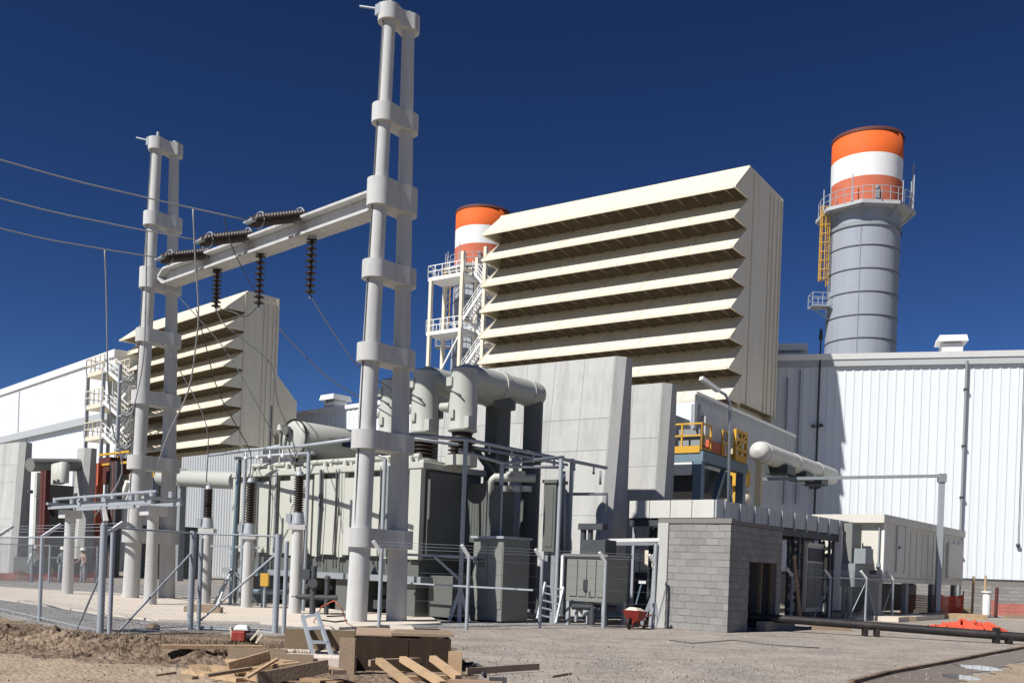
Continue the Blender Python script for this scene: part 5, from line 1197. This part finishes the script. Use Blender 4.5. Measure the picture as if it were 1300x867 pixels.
# ================================================================== foreground formwork, pit and timber
p0, p1 = gp(448, 851), gp(567, 851); zt = .50
ang = rad(8.5); L = 1.44
t = thing('formwork_box', 'dark plywood formwork box in the foreground partly covered with boards', 'formwork', (p0.x, p0.y, 0), ang)
for x0, x1 in ((0, L*.56), (L*.565, L)): MB().box(x0+.004, x1-.004, 0, .03, -.1, zt).build('plywood_panel', 'ply', t)
MB().box(L-.03, L, .031, 2.4, -.1, zt-.002).build('plywood_panel', 'ply', t); MB().box(0, .03, .031, 2.4, -.1, zt-.002).build('plywood_panel', 'ply', t); MB().box(.031, L-.031, 2.36, 2.4, -.1, zt).build('plywood_panel', 'ply', t)
for x in (.1, L*.35, L*.55, L*.8): MB().box(x, x+.07, .031, .1, 0, zt-.02).build('stud', 'wood_grey', t)
o = MB().box(.02, L*.5, .2, 1.9, zt+.004, zt+.024).build('plywood_sheet', 'ply_light', t); tag(o, None, None)
for i in range(4): MB().box(L*.38+i*.03, L+.05, .08+i*.24, .28+i*.24, zt+.028, zt+.07).build('plank', 'wood_grey', t)
MB().box(L*.4, L*.66, 1.2, 2.3, zt+.028, zt+.05).build('pale_board', 'slab', t)
# concrete pit chamber to the left
q0, q1 = gp(292, 846), gp(446, 856); ang = math.atan2(q1.y-q0.y, q1.x-q0.x); L2 = (q1-q0).length
t = thing('pit_chamber', 'open concrete pit with plywood boards along its rim, left of the formwork box', 'pit', (q0.x, q0.y, 0), 0.0)
b = MB(); Wp = 1.7; b.box(.55, L2-.06, -.1, .2, -.02, .22); b.box(0, .3, .201, Wp, -.02, .10); b.box(L2-.36, L2-.07, .201, Wp, -.02, .15); b.box(0, L2-.08, Wp, Wp+.2, -.02, .13); bevel(b.build('concrete_rim', 'slab', t), .03)
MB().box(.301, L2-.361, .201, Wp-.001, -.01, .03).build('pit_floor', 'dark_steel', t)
MB().box(.35, L2+.02, Wp+.22, Wp+.25, 0, .46).build('back_board', 'olive', t); MB().box(.0, .85, -.14, -.11, 0, .30).build('front_board', 'wood_grey', t); MB().box(.6, 1.25, -.17, -.14, .02, .24).build('front_board', 'wood_grey', t)
o = MB().box(L2-.22, L2+.0, -.5, -.4, -.05, .52).build('upright_board', 'wood_grey', t)
# step ladder in the pit
pt = at(395, 776, 16.7); t = thing('ladder', 'aluminium ladder standing in the concrete pit with its head against nothing', 'ladder', (pt.x, pt.y, 0)); t['label'] = 'worn aluminium ladder sticking out of the concrete pit'
off = Vector((pt.x, pt.y, 0))
bl_, br_, tl, tr_ = at(397, 826, 15.9), at(421, 828, 15.9), at(384, 781, 16.4), at(402, 777, 16.4)
for a, e in ((bl_, tl), (br_, tr_)): MB().bar(a-Vector((0, 0, .05))+(a-e)*.12, e, .05, .07).build('rail', 'galv', t, -off)
for f in (.25, .62, .95): MB().bar(bl_.lerp(tl, f), br_.lerp(tr_, f), .05).build('rung', 'galv', t, -off)
# timber on the ground
def board(label, a, e, w=.14, h=.05, z=.03, z2=None, m='wood', group='loose boards in the foreground', tilt=0):
    p, q = gp(*a), gp(*e); p.z = z; q.z = z if z2 is None else z2
    # boards are surveyed at their own height
    p = gp(a[0], a[1], z); q = gp(e[0], e[1], q.z); c = (p+q)/2
    t = MB().bar(p-c, q-c, w, h).build('board', m, None, c); tag(t, label, 'board', group); return t
board('long straight pale board lying flat by the red engine', (205, 820), (333, 821), .22, .05, .24)
board('pale board lowest in the left timber pile', (236, 852), (306, 863), .16, .06, .03)
board('short pale board end at the left of the timber pile', (247, 846), (270, 849), .2, .07, .06)
board('pale square timber in the middle of the left pile', (268, 848), (345, 862), .15, .1, .07)
board('board rising to the right at the top of the left pile', (290, 847), (342, 832), .05, .14, .16, .30)
board('short board leaning across the left pile', (293, 838), (310, 845), .16, .05, .14)
board('brown board propped across the middle of the left pile', (296, 852), (380, 842), .16, .05, .12, .22)
board('pale board running under the propped boards', (300, 850), (360, 858), .12, .08, .10)
board('dark long board slanting up to the pit at the right of the left pile', (326, 862), (416, 845), .06, .17, .10, .24, 'wood_grey')
board('pale board under the pit rim beside the dark long board', (345, 838), (368, 841), .24, .04, .16)
board('thin board sticking out from the left pile towards the camera', (318, 858), (352, 866), .1, .06, .05)
board('pale offcut below the pit front', (385, 862), (432, 866), .2, .04, .03)
board('reddish offcut leaning at the pit front corner', (412, 848), (431, 853), .2, .06, .16, .16, 'ply_light')
board('pale rafter, leftmost of the three slanting from the formwork box', (481, 838), (522, 870), .10, .08, .25, .06)
board('pale rafter, middle of the three slanting from the formwork box', (511, 836), (562, 868), .10, .08, .26, .06)
board('pale rafter, rightmost of the three slanting from the formwork box', (549, 835), (582, 860), .10, .08, .26, .08)
board('cross batten lying under the three rafters before the formwork box', (468, 841), (556, 837), .1, .09, .17, .17, 'ply_light')
board('low cross batten in front at the foot of the rafters', (500, 862), (575, 860), .1, .08, .03, .03)
board('reddish batten at the bottom edge right of the formwork box', (570, 864), (638, 867), .1, .05, .05, .05, 'ply_light')
board('grey batten tilted over the lowest pale board at the far left of the pile', (262, 857), (318, 848), .07, .04, .16, .2, 'wood_grey')
board('thin pale lath crossing the middle boards of the left pile', (312, 860), (352, 836), .05, .03, .2, .26)
board('short dark offcut lying by the left end of the timber pile', (228, 858), (248, 860), .12, .04, .03, .03, 'wood_grey')
board('broken lath lying alone on the sandy path left of the timber pile', (196, 857), (222, 853), .06, .03, .02, .03, 'wood_grey')
board('pale slat under the dark long board near the pit', (352, 860), (398, 856), .1, .03, .05, .05)
board('thin lath lying on the gravel right of the bent strap', (700, 858), (724, 854), .05, .025, .02, .02, 'wood_grey')
q = gp(577, 858); t = MB().box(-.1, .1, -.03, .03, -.05, .36).build('board', 'wood', None, q); tag(t, 'stubby upright pale board at the right corner of the formwork box', 'board', 'loose boards in the foreground')
# bent strap
b = MB(); pts = D((592, 862, 14.3), (620, 856, 14.6), (650, 851, 15.0), (684, 847, 15.4))
for p in pts: p.z = max(.08, p.z)
for a, e in zip(pts[:-1], pts[1:]): b.bar(a, e, .03, .10)
o = b.build('steel_strap', 'wood_grey'); tag(o, 'long bent dark metal strap lying beside the formwork box on the gravel', 'strap')
b = MB(); b.tube([gp(585, 843, .06), gp(600, 841, .1), gp(612, 846, .06), gp(613, 856, .05)], .022, 6); o = b.build('reinforcing_rod', 'dark_steel'); tag(o, 'thin bent reinforcing rod on the gravel right of the formwork box', 'rod')
p = gp(632, 866, .05); o = MB().box(-.12, .12, -.05, .05, 0, .12).build('scrap_block', 'dark_steel', None, (p.x, p.y, 0)); tag(o, 'small dark scrap piece under the bent metal strap', 'scrap')
# red engine (compactor)
p = gp(306, 818); t = thing('compactor', 'small red engine with a white fuel tank on the dirt beside the long board', 'engine', (p.x, p.y, 0))
b = MB(); b.box(-.16, .1, -.13, .13, .06, .26); bevel(b.build('engine_block', 'red', t), .03); b = MB(); b.loft([(-.14, -.12, .265), (.16, -.12, .265), (.16, .12, .265), (-.14, .12, .265)], [(-.08, -.09, .37), (.12, -.09, .37), (.12, .09, .37), (-.08, .09, .37)]); bevel(b.build('fuel_tank', 'white', t), .03)
b = MB(); b.cyl((.1, 0, .16), (.26, 0, .16), .11, n=12); b.box(-.2, .24, -.16, .16, 0, .058); b.build('housing', 'black', t)
b = MB(); b.bar((.2, -.1, .1), (.36, -.12, .3), .03); b.bar((.3, -.1, .05), (.42, -.12, .22), .03); b.bar((-.2, .1, .1), (-.24, .1, .32), .03); b.build('handle', 'cream', t)
p = gp(194, 800); o = MB().ball((0, 0, .06), .16, 10, .6).build('rock', 'dirt', None, (p.x, p.y, 0)); tag(o, 'dark clod of earth lying at the foot of the fence', 'clod')

# ================================================================== workers far behind the fence
def worker(px, py, d, label, facing, shirt='shirt', lean=0.0, arm=.3):
    p = at(px, py, d); t = thing('person', label, 'person', (p.x, p.y, 0), facing)
    me = bpy.data.meshes.new('body'); L = lean
    V = [(0, 0, .92), (0, L*.3, 1.12), (0, L*.75, 1.38), (0, L, 1.50), (0, L*1.1, 1.62), (0, L*1.15, 1.72),
         (.17, L*.85, 1.42), (.24, L+.02, 1.16), (.2, L+arm, 1.02), (.2, L+arm+.07, .98), (-.17, L*.85, 1.42), (-.25, L+.0, 1.16), (-.22, L+.16, .95), (-.21, L+.2, .88),
         (.09, 0, .88), (.12, .04, .48), (.12, -.02, .08), (.13, .12, .03), (-.09, 0, .88), (-.12, .10, .48), (-.12, .0, .08), (-.13, .14, .03)]
    Ed = [(0,1),(1,2),(2,3),(3,4),(4,5),(2,6),(6,7),(7,8),(8,9),(2,10),(10,11),(11,12),(12,13),(0,14),(14,15),(15,16),(16,17),(0,18),(18,19),(19,20),(20,21)]
    R = [.14,.13,.16,.06,.10,.09,.07,.05,.04,.035,.07,.05,.04,.035,.1,.075,.05,.05,.1,.075,.05,.05]
    me.from_pydata(V, Ed, []); o = link('body', me, t); me.materials.append(M[shirt]); m = o.modifiers.new('skin', 'SKIN'); m.use_smooth_shade = True
    for i, r in enumerate(R): me.skin_vertices[0].data[i].radius = (r, r*.8)
    me.skin_vertices[0].data[0].use_root = True; s = o.modifiers.new('sub', 'SUBSURF'); s.levels = 1; s.render_levels = 1
    b = MB(); b.ball((0, L*1.13, 1.66), .105, 12, 1.2); b.add([(-.02, L*1.13+.10, 1.66), (.02, L*1.13+.10, 1.66), (0, L*1.13+.135, 1.63), (0, L*1.13+.10, 1.69)], [(0, 1, 2), (0, 2, 3), (1, 3, 2)])
    for s_ in (-1, 1): b.ball((s_*.105, L*1.13, 1.65), .025, 6)
    b.build('head', 'skin', t)
    b = MB()
    for s_ in (-1, 1): b.cyl((s_*.1, .02, .9), (s_*.125, .03, .1), .115, .085, 10)
    b.cyl((0, 0, .84), (0, .01, .98), .18, .17, 12); b.build('trousers', 'jeans', t)
    b = MB(); b.lathe([(.17, 1.70), (.145, 1.71), (.14, 1.78), (.10, 1.85), (.01, 1.87)], (0, L*1.13, 0), 14); b.build('hard_hat', 'hat_white', t)
    return t
worker(106, 735, 52, 'worker in tan shirt and white hard hat seen through the fence by the corner posts', rad(150), 'shirt', .08, .32)
worker(43, 738, 52, 'worker in pale shirt seen through the fence beside the cranked left post', rad(60), 'hat_white', .05, .25)
worker(79, 738, 50, 'worker in grey clothes half hidden by the left concrete switch post', rad(200), 'jeans', .12, .2)
net('safety_net', 'distant faded red netting strung low behind the workers at the far left', [Vector((at(-30, 738, 49).x, 49, 0)), Vector((at(25, 738, 50).x, 50, 0)), Vector((at(66, 738, 51).x, 51, 0)), Vector((at(120, 738, 53).x, 53, 0))], .55, .4)

# hoses, cable and small clutter round the slab and the pit
for lab, pts, r, m in (('dark hose lying in a loose curve on the slab beside the nearer tower', [gp(405, 786, .08), gp(425, 789, .08), gp(450, 786, .08), gp(440, 781, .08), (gp(415, 782, .08))], .02, 'black'),
                       ('reddish hose curving up out of the yard behind the pit ladder', [gp(398, 790, .07), at(408, 770, 22.5), at(424, 762, 22.6), at(434, 772, 22.4), gp(440, 790, .07)], .014, 'orange_faded'),
                       ('thin dark cable trailing over the gravel in front of the block shed', [gp(850, 812, .02), gp(880, 816, .02), gp(930, 812, .02), gp(980, 818, .02), gp(1040, 822, .02)], .012, 'wire_dark')):
    o = MB().tube(pts, r, 6).build('hose' if 'hose' in lab else 'ground_cable', m); tag(o, lab, 'hose' if 'hose' in lab else 'cable')
p = at(336, 742, 31); t = thing('valve_box', 'small yellow valve box between two concrete arrester posts', 'box', (p.x, p.y, 0)); MB().box(-.12, .12, -.1, .1, .75, 1.15).build('box', 'yellow', t); MB().cyl((0, 0, 0), (0, 0, .75), .04, n=6).build('post', 'galv', t)
for i, (px, py, w, h, lab) in enumerate(((1040, 784, .8, .3, 'pale concrete lump on the ground below the second lattice post'), (1085, 786, 1.1, .18, 'flat pale concrete fragment before the cable cupboard'), (1020, 789, .5, .2, 'small grey concrete lump by the slender fence post right of the shed'))):
    p = gp(px, py); b = MB(); b.loft([(-w/2, -.2, -.02), (w/2, -.25, -.02), (w/2*.9, .2, -.02), (-w/2*.8, .25, -.02)], [(-w*.4, -.12, h*.8), (w*.35, -.15, h), (w*.3, .12, h*.9), (-w*.3, .15, h)])
    o = b.build('concrete_lump', 'slab', None, (p.x, p.y, 0)); tag(o, lab, 'rubble')
for px, lab in ((1009, 'orange brown wooden prop leaning by the first lattice post right of the shed'),):
    a, e = at(px+8, 782, 36.5), at(px-1, 705, 36.6); o = MB().bar((a.x, a.y, 0), e, .1, .08).build('timber_prop', 'wood'); tag(o, lab, 'prop')
